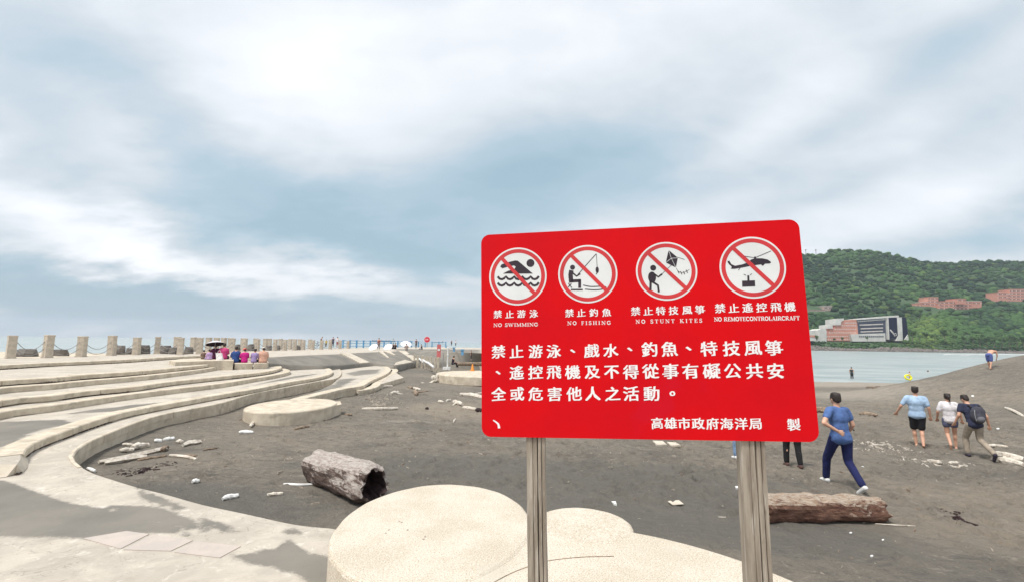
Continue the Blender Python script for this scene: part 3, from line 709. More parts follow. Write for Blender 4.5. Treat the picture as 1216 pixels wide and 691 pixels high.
for i, p in enumerate(allposts):
    d = (allposts[min(i+1, len(allposts)-1)]-allposts[max(i-1, 0)]); rz = math.atan2(d.y, d.x)+math.pi/2
    c_ = put_copy(proto, p, rz+rnd.uniform(-.07, .07), (rnd.uniform(.95, 1.05), 1, rnd.uniform(.96, 1.04)), first=(i == 0)); c_.rotation_euler.x = rnd.uniform(-.02, .02); c_.rotation_euler.y = rnd.uniform(-.02, .02)
    c_['label'] = 'square pale concrete post, %s from the left in the front row along the sea wall' % ORD[i]
GPB = 'concrete posts of the farther row'
protoB = mesh('concrete_post', post_bm(.38, 1.2), M['post']); tag(protoB, 'pale concrete post standing just behind the front row by the sea', 'post', GPB)
for i, (x, y) in enumerate(POSTS_B):
    c_ = put_copy(protoB, at(x, y, Z[0]), rnd.uniform(-.1, .1), 1, first=(i == 0)); c_['label'] = 'pale concrete post, %s from the left of the row behind the front one' % ORD[i]
for i in range(len(allposts)-1):
    a, b_ = allposts[i], allposts[i+1]; D = (b_-a).normalized()
    bm = bmesh.new(); r_ = .016 if i < 7 else .022
    for (h0, sag) in ((.82, .42), (.46, .34)):
        P = []
        for k in range(17):
            s = k/16; p = (a+D*.15).lerp(b_-D*.15, s); P.append(p+Vector((0, 0, h0-sag*4*s*(1-s))))
        if i < 9:                        # twisted links read as a beaded line at this distance
            for k in range(16):
                for q in (0, 1):
                    p0 = P[k].lerp(P[k+1], q*.5+.02); p1 = P[k].lerp(P[k+1], q*.5+.46)
                    tube(bm, [p0, p1], r_*1.15 if (k*2+q) % 2 else r_*.8, 5)
        else: tube(bm, P, r_, 4)
    o_ = mesh('chain', bm, M['chain']); tag(o_, 'double sagging chain strung between the %s and %s front posts from the left' % (ORD[i], ORD[i+1]), 'chain', 'chains between the sea wall posts')
# sea rocks behind the posts
def rock_bm(r, seed, sub=3, rough=.28):
    bm = bmesh.new(); vs = ball(bm, (0, 0, 0), (1, 1, 1), sub)
    for v_ in vs:
        n_ = v_.co.normalized(); k = 1+rough*mnoise.fractal(n_*1.3+Vector((seed*7.1, seed*3.3, 0)), .8, 2., 3)
        k = min(k, 1.12); q = n_*k
        q.x = max(min(q.x, .86), -.86); q.z = min(q.z, .72)
        v_.co = Vector((q.x*r[0], q.y*r[1], q.z*r[2]))
    return bm
for i, (px, top, wid, out) in enumerate(sorted([(27,414,21,1.6),(68,414.6,16,1.6),(136,409.8,19,1.5),(163,409.2,9,1.3),(169,409.4,11,1.7),(156,413,16,1.6),(194.5,410.0,11,1.3),(204,412,9,1.3),(222,411.6,9,1.3),(281,408.6,5.5,1.2),(297,408.2,7,1.2),(318,410,7,1.4),(329,409.8,5,1.4),(352,409.6,7,1.2)])):
    yb = float(np.interp(px, [a for a, b_ in POSTS], [b_ for a, b_ in POSTS]))
    base = at(px, yb, Z[0]); Yd = base.y+out*1.2
    pt_ = atY(px, top, Yd); hw = wid/2/F*Yd*1.08
    o_ = mesh('sea_rock', rock_bm((hw/.86, hw*1.0, 1.3), i+1), M['rock'], smooth=False, loc=(pt_.x, pt_.y+.2, pt_.z-.72*1.3))
    tag(o_, 'dark weathered boulder against the sea wall, %s from the left behind the chained posts' % ORD[i], 'rock', 'boulders behind the sea wall posts')

# ================================================================== THE RED SIGN
Q4 = [(570.4,279.5),(947.2,260.4),(973.6,524.6),(572.1,518.1)]
RR = [ray(*q) for q in Q4]
A_ = np.array([[RR[0][i], -RR[1][i], RR[2][i], -RR[3][i]] for i in range(3)]); K_ = np.linalg.svd(A_)[2][-1]; K_ = K_/K_[0]
SW = 1.2
e1 = RR[1]*K_[1]-RR[0]*K_[0]; SCL = SW/e1.length
C4 = [EYE+RR[i]*float(K_[i])*SCL for i in range(4)]
ex = (C4[1]-C4[0]).normalized(); ez = (C4[0]-C4[3]); SH = ez.length; ez = (ez-ex*ez.dot(ex)).normalized(); ey = ez.cross(ex)   # ey points away from the camera
SM = Matrix(((ex.x, ey.x, ez.x, C4[3].x), (ex.y, ey.y, ez.y, C4[3].y), (ex.z, ey.z, ez.z, C4[3].z), (0, 0, 0, 1)))
def uv(px, py):
    d = ray(px, py); k = (C4[3]-EYE).dot(ey)/d.dot(ey); p = EYE+d*k-C4[3]
    return (p.dot(ex), p.dot(ez))
z5 = lambda x, y: uv(560+x/4.605, 250+y/4.605)
z6_ = lambda x, y: uv(740+x/4.608, 250+y/4.608)
z7 = lambda x, y: uv(560+x/4.764, 385+y/4.764)
z8 = lambda x, y: uv(740+x/4.767, 385+y/4.767)
sign = empty('warning_sign', (0, 0, 0), 'big red prohibition board with four pictograms on two weathered wooden posts', 'sign')
board = empty('board', (0, 0, 0), None, None); board.parent = sign; board.matrix_local = SM
def rrect(x0, y0, x1, y1, r, n=8):
    P = []
    for (cx_, cy_, a0) in ((x1-r, y1-r, 0), (x0+r, y1-r, 90), (x0+r, y0+r, 180), (x1-r, y0+r, 270)):
        for k in range(n+1): a = R(a0+90*k/n); P.append((cx_+r*math.cos(a), cy_+r*math.sin(a)))
    return P
def plate(bm, P, y0, y1):                # outline in board (x,z); front at y0 (towards the camera = smaller y)
    if poly_area(P) < 0: P = P[::-1]
    a = [bm.verts.new((x, y0, z)) for x, z in P]; b_ = [bm.verts.new((x, y1, z)) for x, z in P]; n = len(P)
    bm.faces.new(a); bm.faces.new(b_[::-1])
    for i in range(n): bm.faces.new((a[i], b_[i], b_[(i+1) % n], a[(i+1) % n]))
bm = bmesh.new(); plate(bm, rrect(0, 0, SW, SH, .036), 0, .004)
pan = mesh('panel', bm, M['red'], board)
bm = bmesh.new(); plate(bm, rrect(-.0008, -.0008, SW+.0008, SH+.0008, .036), .0042, .006); mesh('backing', bm, M['board_back'], board)
def strip(bm, P, w_, y, y1=None, w1=None):      # a stroke of width w_ (board metres) in the plane y
    P = [Vector(p) for p in P]; n = len(P); L = []; Rr = []
    for i, p in enumerate(P):
        d = (P[min(i+1, n-1)]-P[max(i-1, 0)]).normalized(); nn = Vector((-d.y, d.x)); ww = w_ if w1 is None else w_+(w1-w_)*i/(n-1)
        L.append(p+nn*ww/2); Rr.append(p-nn*ww/2)
    lv = [bm.verts.new((q.x, y, q.y)) for q in L]; rv = [bm.verts.new((q.x, y, q.y)) for q in Rr]
    for i in range(n-1): bm.faces.new((lv[i], rv[i], rv[i+1], lv[i+1]))
def disc2(bm, c_, r_, y, r_in=None, n=48, ry=None):
    ry = ry or r_
    o1 = [bm.verts.new((c_[0]+r_*math.cos(2*math.pi*k/n), y, c_[1]+ry*math.sin(2*math.pi*k/n))) for k in range(n)]
    if r_in:
        o2 = [bm.verts.new((c_[0]+r_in*math.cos(2*math.pi*k/n), y, c_[1]+r_in*math.sin(2*math.pi*k/n))) for k in range(n)]
        for k in range(n): bm.faces.new((o1[k], o1[(k+1) % n], o2[(k+1) % n], o2[k]))
    else: bm.faces.new(o1)
def fill(bm, P, y):
    vs_ = [Vector((p[0], p[1], 0)) for p in P]
    from mathutils.geometry import tessellate_polygon
    b_ = [bm.verts.new((p[0], y, p[1])) for p in P]
    for tri in tessellate_polygon([vs_]):
        try: bm.faces.new([b_[i] for i in tri])
        except ValueError: pass
ZP = .0001                                 # one pixel of the enlarged pictures in board metres is about .0007
u1 = SW/385/4.605*1.02
def curve2(P, n=5): return [(v_.x, v_.y) for v_ in spline([(p[0], p[1], 0) for p in P], n)]
def picto(kind, zf, c_, rr, slash, fig):
    C_ = zf(*c_); r_ = (zf(c_[0]+rr, c_[1])[0]-zf(c_[0]-rr, c_[1])[0])/2
    bm = bmesh.new(); plate(bm, [(C_[0]+r_*math.cos(2*math.pi*k/56), C_[1]+r_*math.sin(2*math.pi*k/56)) for k in range(56)], -.0006, 0)
    o_ = mesh('pictogram', bm, M['disc_print'], board); o_['label'] = kind
    bm = bmesh.new(); disc2(bm, C_, r_*.945, -.0010, r_*.815, 56)
    strip(bm, [zf(*slash[0]), zf(*slash[1])], r_*.125, -.0015)
    mesh('ring_and_slash', bm, M['ring_print'], o_)
    bm = bmesh.new(); fig(bm, zf, -.0012); mesh('figure', bm, M['black_print'], o_)
S = lambda zf, L: [zf(*p) for p in L]
def f_swim(bm, zf, y):
    disc2(bm, zf(322, 289), 23*u1, y, n=24)
    fill(bm, S(zf, [(157,308),(165,296),(205,283),(238,275),(252,276),(262,284),(335,346),(172,346),(200,331),(234,322),(242,309),(232,302),(205,307),(168,318)]), y)
    for yy in (368, 402):
        P = []
        for k in range(5):
            x0 = 143+k*45
            P += [(x0, yy-6), (x0+11, yy+6), (x0+23, yy+9), (x0+35, yy+4)]
        P.append((368, yy-8)); strip(bm, S(zf, P), 13*u1, y)
def f_fish(bm, zf, y):
    disc2(bm, zf(552, 312), 14*u1, y, n=20)
    strip(bm, S(zf, [(546,328),(541,352),(545,395)]), 25*u1, y); strip(bm, S(zf, [(553,342),(574,360),(594,346)]), 9*u1, y)
    strip(bm, S(zf, [(542,386),(598,384)]), 17*u1, y); strip(bm, S(zf, [(591,380),(591,424)]), 16*u1, y); strip(bm, S(zf, [(543,433),(608,433)]), 8*u1, y)
    strip(bm, S(zf, [(529,398),(548,423)]), 5*u1, y); strip(bm, S(zf, [(546,400),(528,420)]), 5*u1, y)
    strip(bm, S(zf, [(576,358),(628,298),(682,238)]), 4*u1, y); strip(bm, S(zf, [(682,238),(687,312)]), 2.6*u1, y)
    disc2(bm, zf(687, 326), 9*u1, y, n=20, ry=18*u1); strip(bm, S(zf, [(687,340),(681,350)]), 5*u1, y)
    strip(bm, S(zf, curve2([(610,408),(650,416),(700,415),(735,418)])), 5*u1, y); strip(bm, S(zf, curve2([(620,430),(670,434),(715,430),(738,420)])), 5*u1, y)
def f_kite(bm, zf, y):
    disc2(bm, zf(164, 315), 16*u1, y, n=20)
    disc2(bm, zf(158, 366), 21*u1, y, n=24, ry=31*u1); strip(bm, S(zf, [(172,350),(192,364),(213,348)]), 9*u1, y)
    strip(bm, S(zf, [(150,385),(149,437)]), 12*u1, y); strip(bm, S(zf, [(163,392),(190,410),(195,447)]), 11*u1, y)
    strip(bm, S(zf, [(212,348),(240,322),(264,300)]), 2.5*u1, y)
    K = [(248,217),(300,260),(289,315),(232,287)]; c0 = (263, 263)
    for i in range(4):                       # four panels with light gaps between
        a, b_ = K[i], K[(i+1) % 4]; s = .90
        tri = [c0, a, b_]; m_ = (sum(p[0] for p in tri)/3, sum(p[1] for p in tri)/3)
        fill(bm, S(zf, [(m_[0]+(p[0]-m_[0])*s, m_[1]+(p[1]-m_[1])*s) for p in tri]), y)
    strip(bm, S(zf, [(296,257),(336,270)]), 2.5*u1, y)
    strip(bm, S(zf, curve2([(289,315),(303,335),(330,340),(362,324)])), 2*u1, y)
    for (x, yy) in ((303,338),(318,343),(334,343),(349,335)): strip(bm, S(zf, [(x-5,yy-9),(x+3,yy+8)]), 4*u1, y)
def f_heli(bm, zf, y):
    fill(bm, S(zf, [(570,283),(580,276),(592,296),(612,304),(650,297),(682,286),(700,270),(722,263),(762,264),(790,270),(809,284),(803,291),(775,293),(766,303),(758,303),(755,296),(700,304),(650,314),(608,321),(588,320),(596,309),(581,298)]), y)
    strip(bm, S(zf, [(571,277),(601,318)]), 3*u1, y); strip(bm, S(zf, [(720,266),(722,254)]), 8*u1, y)
    strip(bm, S(zf, [(628,246),(722,261)]), 3*u1, y); strip(bm, S(zf, [(722,260),(809,223)]), 3*u1, y)
    strip(bm, S(zf, [(640,315),(630,328)]), 3*u1, y)
    fill(bm, S(zf, [(650,385),(720,383),(722,415),(651,418)]), y); strip(bm, S(zf, [(685,386),(684,356)]), 10*u1, y)
    strip(bm, S(zf, [(659,350),(672,356)]), 3*u1, y); strip(bm, S(zf, [(693,354),(704,347)]), 3*u1, y)
picto('crossed-out swimmer over waves', z5, (252,360), 157, [(165,262),(346,455)], f_swim)
picto('crossed-out seated angler', z5, (634,347), 162, [(541,243),(740,440)], f_fish)
picto('crossed-out kite flyer', z6_, (236,332), 168, [(137,235),(346,428)], f_kite)
picto('crossed-out helicopter with remote control', z6_, (707,312), 182, [(600,206),(824,412)], f_heli)
# Chinese lettering
glyph_cache = {}
def glyph(ch):
    if ch in glyph_cache: return glyph_cache[ch]
    cu = bpy.data.curves.new('g', 'FONT'); cu.body = ch; cu.size = 1; cu.offset = 0; cu.resolution_u = 2; cu.fill_mode = 'FRONT'
    o_ = bpy.data.objects.new('g', cu); COL.objects.link(o_)
    dg = bpy.context.evaluated_depsgraph_get(); me = bpy.data.meshes.new_from_object(o_.evaluated_get(dg))
    v_ = np.array([(p.co.x, p.co.y) for p in me.vertices]); f_ = [tuple(p.vertices) for p in me.polygons]
    bpy.data.objects.remove(o_); bpy.data.curves.remove(cu); bpy.data.meshes.remove(me)
    glyph_cache[ch] = (v_, f_); return v_, f_
def text_line(chars, centers, h, y=-.0008):
    vs = []; fs = []
    for ch, (cx_, cy_) in zip(chars, centers):
        v_, f_ = glyph(ch)
        if not len(v_): continue
        mn, mx = v_.min(0), v_.max(0); c0 = (mn+mx)/2 if ch in '、。' else np.array([v_[:, 0].mean()*.0+(mn[0]+mx[0])/2, (mn[1]+mx[1])/2])
        s = h/.95
        for jj, (ox, oy) in enumerate(((-.027, -.010), (.027, -.006), (-.022, .012), (.024, .014), (0, 0))):   # a heavy brush: the strokes laid over each other
            b0 = len(vs)
            for p in v_:
                q = (p-c0+np.array([ox, oy]))*s; wb_ = mnoise.noise_vector(Vector((p[0]*4.2, p[1]*4.2, ord(ch)*.37)))*.034*s+mnoise.noise_vector(Vector((p[0]*11, p[1]*11, ord(ch)*.11)))*.014*s; q = q+np.array([wb_.x, wb_.y]); x = q[0]*1.02; zz = q[1]*.96+q[0]*.05         # the hand rises to the right
                vs.append((cx_+x, y-jj*.00004, cy_+zz))
            fs += [tuple(b0+i for i in f) for f in f_]
    return pydata('lettering', vs, fs, M['white_print'], board)
def row(chars, pts, h): text_line(chars, pts, h)
hz = lambda n_, s=4.7: n_*SW/385/s*1.0
row('禁止游泳', S(z5, [(143,566),(208,566),(272,564),(340,563)]), hz(49))
row('禁止釣魚', S(z5, [(535,560),(600,558),(667,557),(738,556)]), hz(49))
row('禁止特技風箏', S(z6_, [(68,550),(137,549),(205,548),(275,546),(350,545),(420,541)]), hz(51))
row('禁止遙控飛機', S(z6_, [(530,534),(605,533),(680,531),(757,530),(835,529),(912,526)]), hz(54))
row('禁止游泳、戲水、', S(z7, [(152,154),(255,153),(362,152),(465,151),(572,150),(680,148),(787,147),(895,140)]), hz(80))
row('釣魚、特技風箏', S(z8, [(148,140),(262,138),(370,136),(485,137),(612,135),(735,134),(853,132)]), hz(86))
row('、遙控飛機及不得', S(z7, [(150,272),(255,272),(362,270),(465,270),(572,269),(682,269),(792,268),(900,268)]), hz(82))
row('從事有礙公共安', S(z8, [(155,264),(268,264),(380,264),(500,263),(620,263),(742,263),(862,262)]), hz(86))
row('全或危害他人之', S(z7, [(153,392),(258,392),(362,392),(470,392),(580,391),(685,391),(798,391)]), hz(82))
row('活動。', S(z8, [(45,391),(160,391),(278,390)]), hz(84))
row('高雄市政府海洋局製', S(z8, [(192,558),(268,558),(345,559),(424,560),(505,560),(585,561),(668,561),(748,562),(965,566)]), hz(64))
# serif capitals, stroke by stroke: (x0,y0,x1,y1,thick) in a cell 1 high
t_, h_ = .19, .085
def serif(x, y, w_=.36): return (x-w_/2, y, x+w_/2, y, h_)
def arc(cx_, cy_, rx, ry, a0, a1, th, n=8): return [('arc', cx_, cy_, rx, ry, a0, a1, th)]
LET = {
 'N': (.95, [(.16,0,.16,1,h_),(.16,.97,.78,.05,t_),(.80,0,.80,1,h_),serif(.16,.04),serif(.14,.96,.3),serif(.80,.96)]),
 'O': (.92, [('arc',.46,.5,.36,.44,0,360,t_)]),
 'S': (.68, [('arc',.34,.72,.22,.22,20,270,.15),('arc',.34,.27,.24,.23,90,-160,.16),(.57,.70,.57,.98,h_),(.08,.04,.08,.32,h_)]),
 'W': (1.25, [(.12,.97,.38,.03,t_),(.38,.03,.62,.9,h_),(.58,.97,.86,.03,t_),(.86,.03,1.10,.97,h_),serif(.14,.96),serif(.58,.96,.3),serif(1.1,.96,.3)]),
 'I': (.46, [(.23,0,.23,1,t_),serif(.23,.04),serif(.23,.96)]),
 'M': (1.12, [(.16,0,.16,1,h_),(.18,.97,.54,.08,t_),(.54,.08,.90,.97,h_),(.94,0,.94,1,t_),serif(.16,.04),serif(.92,.04),serif(.13,.96,.26),serif(.97,.96,.26)]),
 'G': (.92, [('arc',.46,.5,.36,.44,40,330,t_),(.76,.1,.76,.46,.15),serif(.72,.46,.36),(.76,.7,.76,.95,h_)]),
 'F': (.72, [(.22,0,.22,1,t_),serif(.22,.04),(.06,.96,.66,.96,h_),(.22,.52,.52,.52,h_),(.64,.74,.64,.98,h_),(.52,.4,.52,.64,h_)]),
 'H': (.96, [(.2,0,.2,1,t_),(.76,0,.76,1,t_),(.2,.5,.76,.5,h_),serif(.2,.04),serif(.2,.96),serif(.76,.04),serif(.76,.96)]),
 'T': (.82, [(.41,0,.41,1,t_),serif(.41,.04),(.06,.96,.76,.96,h_),(.08,.72,.08,.98,h_),(.74,.72,.74,.98,h_)]),
 'U': (.92, [(.2,.3,.2,1,t_),('arc',.47,.32,.27,.28,180,360,.13),(.74,.3,.74,1,h_),serif(.2,.96),serif(.74,.96,.3)]),
 'K': (.92, [(.2,0,.2,1,t_),(.26,.42,.72,.95,h_),(.38,.55,.78,.03,t_),serif(.2,.04),serif(.2,.96),serif(.76,.04,.32),serif(.70,.96,.3)]),
 'E': (.78, [(.22,0,.22,1,t_),(.06,.04,.70,.04,h_),(.06,.96,.68,.96,h_),(.22,.52,.52,.52,h_),(.67,.74,.67,.98,h_),(.70,.02,.70,.28,h_),(.52,.4,.52,.64,h_)]),
 'R': (.90, [(.2,0,.2,1,t_),(.06,.96,.45,.96,h_),('arc',.42,.74,.24,.22,90,-90,.16),(.2,.52,.45,.52,h_),(.46,.52,.76,.03,t_),serif(.2,.04),serif(.80,.04,.24)]),
 'C': (.88, [('arc',.46,.5,.36,.44,45,315,t_),(.76,.68,.76,.96,h_)]),
 'L': (.74, [(.22,0,.22,1,t_),serif(.22,.96),(.06,.04,.66,.04,h_),(.66,.02,.66,.32,h_)]),
 'A': (.94, [(.18,.03,.46,.97,h_),(.46,.97,.76,.03,t_),(.26,.32,.64,.32,h_),serif(.17,.04,.3),serif(.77,.04,.34)]),
 ' ': (.5, [])}
def latin(txt, a, b_, hgt, gap=.1):
    tot = sum(LET[c][0] for c in txt)+gap*(len(txt)-1)
    A, B = Vector(a), Vector(b_); dirv = (B-A).normalized(); perp = Vector((-dirv.y, dirv.x)); kx = (B-A).length/tot; bm = bmesh.new(); x = 0
    for c in txt:
        for s in LET[c][1]:
            if s[0] == 'arc':
                _, cx_, cy_, rx, ry, a0, a1, th = s; n = 14
                P = [(cx_+rx*math.cos(R(a0+(a1-a0)*k/n)), cy_+ry*math.sin(R(a0+(a1-a0)*k/n))) for k in range(n+1)]
            else: P = [(s[0], s[1]), (s[2], s[3])]; th = s[4]
            PP = [A+dirv*((x+p[0])*kx)+perp*(p[1]*hgt) for p in P]
            strip(bm, PP, th*hgt*.95, -.0008)
        x += LET[c][0]+gap
    mesh('lettering', bm, M['white_print'], board)
latin('NO SWIMMING', z5(120,635), z5(364,631), hz(21), .08)
latin('NO FISHING', z5(524,625), z5(762,622), hz(22), .28)
latin('NO STUNT KITES', z6_(69,617), z6_(433,611), hz(22), .34)
latin('NO REMOTECONTROLAIRCRAFT', z6_(498,605), z6_(967,598), hz(23), .0)
bm = bmesh.new(); strip(bm, S(z7, curve2([(122,540),(140,552),(152,565),(156,586)])), 6*u1, -.0008, w1=14*u1); mesh('scratch', bm, M['white_print'], board)
# posts
def sign_post(t0, t1, w_, dep, seed):
    yb = .0075                               # just behind the board
    p0 = EYE+ray(*t0)*((C4[3]+ey*yb-EYE).dot(ey)/ray(*t0).dot(ey)); Yd = p0.y
    p1 = EYE+ray(*t1)*((C4[3]+ey*yb-EYE).dot(ey)/ray(*t1).dot(ey)); d = (p1-p0).normalized()
    top = p0-d*(SH*.86); bot = p0+d*((p0.z-.66)/-d.z)
    X = (ex-d*ex.dot(d)).normalized(); Yv = d.cross(X); 
    if Yv.dot(ey) < 0: Yv = -Yv
    prof = [(-.5,0),(-.18,0),(-.155,.10),(-.13,0),(.06,0),(.10,.35),(.135,.02),(.30,.0),(.33,.16),(.36,.03),(.5,.03),(.5,1),(-.5,1)]
    bm = bmesh.new(); rings = []; n = 26; r2 = random.Random(seed)
    for i in range(n):
        p = top.lerp(bot, i/(n-1)); ring = []
        for k, (a, b_) in enumerate(prof):
            j = r2.uniform(-.0012, .0012); gs = 1 if b_ not in (.10, .35, .16) else (.4+.6*abs(math.sin(i*.5+k)))
            ring.append(bm.verts.new(p+X*(a*w_+j)+Yv*(b_*gs*dep+max(j, 0))))
        rings.append(ring)
    m_ = len(prof)
    for i in range(n-1):
        for k in range(m_): bm.faces.new((rings[i][k], rings[i][(k+1) % m_], rings[i+1][(k+1) % m_], rings[i+1][k]))
    bm.faces.new(rings[0]); bm.faces.new(rings[-1][::-1]); bmesh.ops.recalc_face_normals(bm, faces=bm.faces[:])
    o_ = mesh('post', bm, M['wood_post'], sign)
sign_post((635.7,520), (637.8,683), .069, .06, 1)
sign_post((894.2,525), (903.2,683), .079, .065, 2)

# ================================================================== DRIFTWOOD
def log_obj(name, pa, pb, ra, rb, m_, label, hollow=None, seg=22, n=22, seed=1, sink=.25, fat=1.0, knob=.12):
    """a thick ragged log lying on the sand from pa to pb"""
    A, B = Vector(pa), Vector(pb); L = (B-A).length; d = (B-A).normalized()
    base = (A+B)/2; e_ = empty(name, base, label, 'log')
    side = Vector((-d.y, d.x, 0)).normalized(); upv = side.cross(d) if side.cross(d).z > 0 else d.cross(side)
    bm = bmesh.new(); rings = []
    for i in range(n+1):
        s = i/n; r_ = ra+(rb-ra)*s; ring = []
        for k in range(seg):
            a = 2*math.pi*k/seg; q = Vector((math.cos(a), math.sin(a), s*L/r_*.6+seed*5))
            w_ = 1+knob*mnoise.fractal(q*1.1, .9, 2., 4)+.05*math.sin(a*5+s*3)
            endr = .0
            if i == 0 or i == n: w_ *= .86
            cc = A.lerp(B, s)-base+upv*(r_*(1-sink))
            off = d*(.06*mnoise.noise(q*2.3)*(2 if i in (0, n) else 1))
            ring.append(bm.verts.new(cc+side*(math.cos(a)*r_*w_*fat)+upv*(math.sin(a)*r_*w_)+off))
        rings.append(ring)
    for i in range(n):
        for k in range(seg): bm.faces.new((rings[i][k], rings[i][(k+1) % seg], rings[i+1][(k+1) % seg], rings[i+1][k]))
    def cap(ring, sgn, hol):
        prev = ring; c0 = sum((v_.co for v_ in ring), Vector())/seg
        if hol:
            hb = bmesh.new(); hr = []
            steps = [(.86, .0), (.72, -.16), (.5, -.34), (.02, -.42)]
            inner = []
            for (k_, dp) in steps:
                inner.append([hb.verts.new(c0+(v_.co-c0)*k_*(1+.12*rnd.uniform(-1, 1))+d*sgn*dp) for v_ in ring])
            rim = [bm.verts.new(v_.co) for v_ in inner[0]]
            for k in range(seg): bm.faces.new((ring[k], ring[(k+1) % seg], rim[(k+1) % seg], rim[k]))
            for j in range(len(inner)-1):
                for k in range(seg): hb.faces.new((inner[j][k], inner[j][(k+1) % seg], inner[j+1][(k+1) % seg], inner[j+1][k]))
            mesh('hollow', hb, M['hollow'], e_)
        else:
            for (k_, dp) in ((.8, .02), (.4, .01), (.05, .03)):
                nr_ = [bm.verts.new(c0+(v_.co-c0)*k_+d*sgn*dp*rnd.uniform(.3, 1.5)) for v_ in ring]
                for k in range(seg): bm.faces.new((prev[k], prev[(k+1) % seg], nr_[(k+1) % seg], nr_[k]))
                prev = nr_
            bm.faces.new(prev)
    cap(rings[0], -1, hollow == 'a'); cap(rings[-1], 1, hollow == 'b')
    bmesh.ops.recalc_face_normals(bm, faces=bm.faces[:])
    mesh('bark', bm, m_, e_, smooth=False)
    return e_
ga, gb = hit(374,569), hit(443,597)
la = log_obj('driftwood_log', ga, gb, .27, .285, M['bark_grey'], 'thick grey bleached log with a dark hollow end lying left of the sign', 'b', seed=2, sink=.12, knob=.13, n=30, seg=28)
ga, gb = hit(897,617), hit(1046,617)
lb = log_obj('driftwood_log', ga, gb, .20, .185, M['wood_red'], 'red-brown rotten log with pale patches lying right of the sign', None, seed=5, sink=.15, knob=.15, n=40, seg=26)
def stick(P, r_, m_, label, name='driftwood_stick', lift=.4, cat='driftwood', group=None, flat=1., br=True, seg=8):
    G = [hit(*p) for p in P]; o0 = sum(G, Vector())/len(G); bm = bmesh.new()
    Q = []
    for i, g in enumerate(G):
        Q.append(g-o0+Vector((0, 0, r_*lift+(rnd.uniform(0, r_*.5)))))
    if len(Q) == 2: Q = [Q[0], Q[0].lerp(Q[1], .33)+Vector((rnd.uniform(-1, 1)*r_*.6, rnd.uniform(-1, 1)*r_*.6, r_*.2)), Q[0].lerp(Q[1], .66)+Vector((rnd.uniform(-1, 1)*r_*.6, 0, 0)), Q[1]]
    Q = spline(Q, 3); n = len(Q)
    rs = [r_*(1-.35*abs(2*i/(n-1)-1)**2.)*rnd.uniform(.85, 1.1) for i in range(n)]
    tube(bm, Q, rs, seg, jit=.25 if seg > 5 else .12)
    if br and (Q[-1]-Q[0]).length > .7:
        a = Q[n//2]; d = (Q[-1]-Q[0]).normalized(); s = Vector((-d.y, d.x, .25))*rnd.choice((-1, 1))
        tube(bm, [a, a+(d*.6+s)*r_*3, a+(d*1.0+s*1.3)*r_*4.5], [r_*.5, r_*.35, r_*.2], 6)
    for v_ in bm.verts: pass
    o_ = mesh(name, bm, m_, loc=o0); tag(o_, label, cat, group); return o_
D1, D2 = M['drift'], M['drift_brown']
stick([(117,551),(157,543),(197,534.5)], .055, D1, 'longest pale plank-like driftwood of the pile in the basin', br=False, seg=4)
stick([(124,552),(174,543.5)], .05, D1, 'pale driftwood pole lying just in front of the longest plank of the pile', br=False, seg=4)
stick([(163,547),(197.6,541.5)], .03, D2, 'thin brown stick at the right end of the driftwood pile', br=False)
stick([(192,536.5),(199,533)], .055, D2, 'short dark brown stub at the tip of the driftwood pile', br=False)
stick([(142,537),(159,535.5)], .05, D1, 'short pale chunk behind the left of the driftwood pile', br=False)
stick([(157,534.5),(176,530)], .07, D1, 'fat pale chunk behind the middle of the driftwood pile', br=False)
stick([(145,529),(159,528.7)], .035, D1, 'small pale sliver farthest left behind the driftwood pile', br=False)
stick([(183,524.8),(192,524.3)], .045, M['white_paint'], 'left of the two white lumps behind the driftwood pile', 'foam_lump', cat='litter')
stick([(194,522.7),(207,521.7)], .045, M['white_paint'], 'right of the two white lumps behind the driftwood pile', 'foam_lump', cat='litter')
stick([(210,525.7),(217,525.9)], .05, D1, 'small round pale lump between the pile and the white driftwood chunk', 'driftwood_lump')
stick([(217,530.5),(238,526)], .065, M['drift'], 'thick white driftwood chunk right of the pile in the basin', br=False, seg=4)
stick([(201,541.5),(219,543),(233,546)], .035, D1, 'bent pale stick right of the driftwood pile', br=True)
stick([(216,542.5),(234,542.5)], .03, D2, 'brown stick crossing the bent pale one right of the pile', br=False)
stick([(241,534.4),(258,532)], .02, D2, 'thin brown twig right of the white driftwood chunk', br=True)
stick([(99,538),(112,533.5),(126,530.5)], .022, D1, 'long thin pale stick leaning along the left rim of the basin', br=False)
stick([(104,557),(113,561)], .03, M['white_paint'], 'white scrap on the rim at the left end of the basin', 'plastic_scrap', cat='litter')
stick([(283.6,515.2),(300.7,514.5)], .05, M['white_paint'], 'white flat lump below the round concrete seat', 'foam_lump', cat='litter', br=False)
stick([(297,508),(303,500),(310,494)], .05, D1, 'forked pale branch leaning on the front of the round concrete seat')
stick([(350,510.5),(367,506.5)], .04, D2, 'short brown stick on the sand below the round concrete seat', br=False)
stick([(337,574.8),(354,576.4),(371.7,575.7)], .022, M['white_paint'], 'slim curved white stick left of the grey hollow log', br=False)
stick([(264,594),(283,590)], .04, M['white_paint'], 'crumpled white scrap on the grey sand near the paved band', 'plastic_scrap', cat='litter', br=False)
stick([(317,589),(336,587)], .03, D1, 'pale splinter between the white scrap and the hollow log', br=False)
stick([(228,574),(236,572.5)], .035, M['white_paint'], 'tiny white scrap in the middle of the basin', 'plastic_scrap', cat='litter', br=False)
stick([(429.6,486),(452,486.8),(472,485.7)], .06, D1, 'long straight pale branch lying across the beach behind the hollow log', br=False)
stick([(546,469.8),(559,470.6),(574,473.4)], .11, D1, 'thick pale log with a white end at the left edge of the sign')
stick([(549.7,484.8),(565.6,487.4)], .08, D1, 'straight pale log lying just left of the sign edge', br=False)
stick([(566,488),(572,488.3)], .09, M['hollow'], 'small blackened stub at the left edge of the sign', br=False)
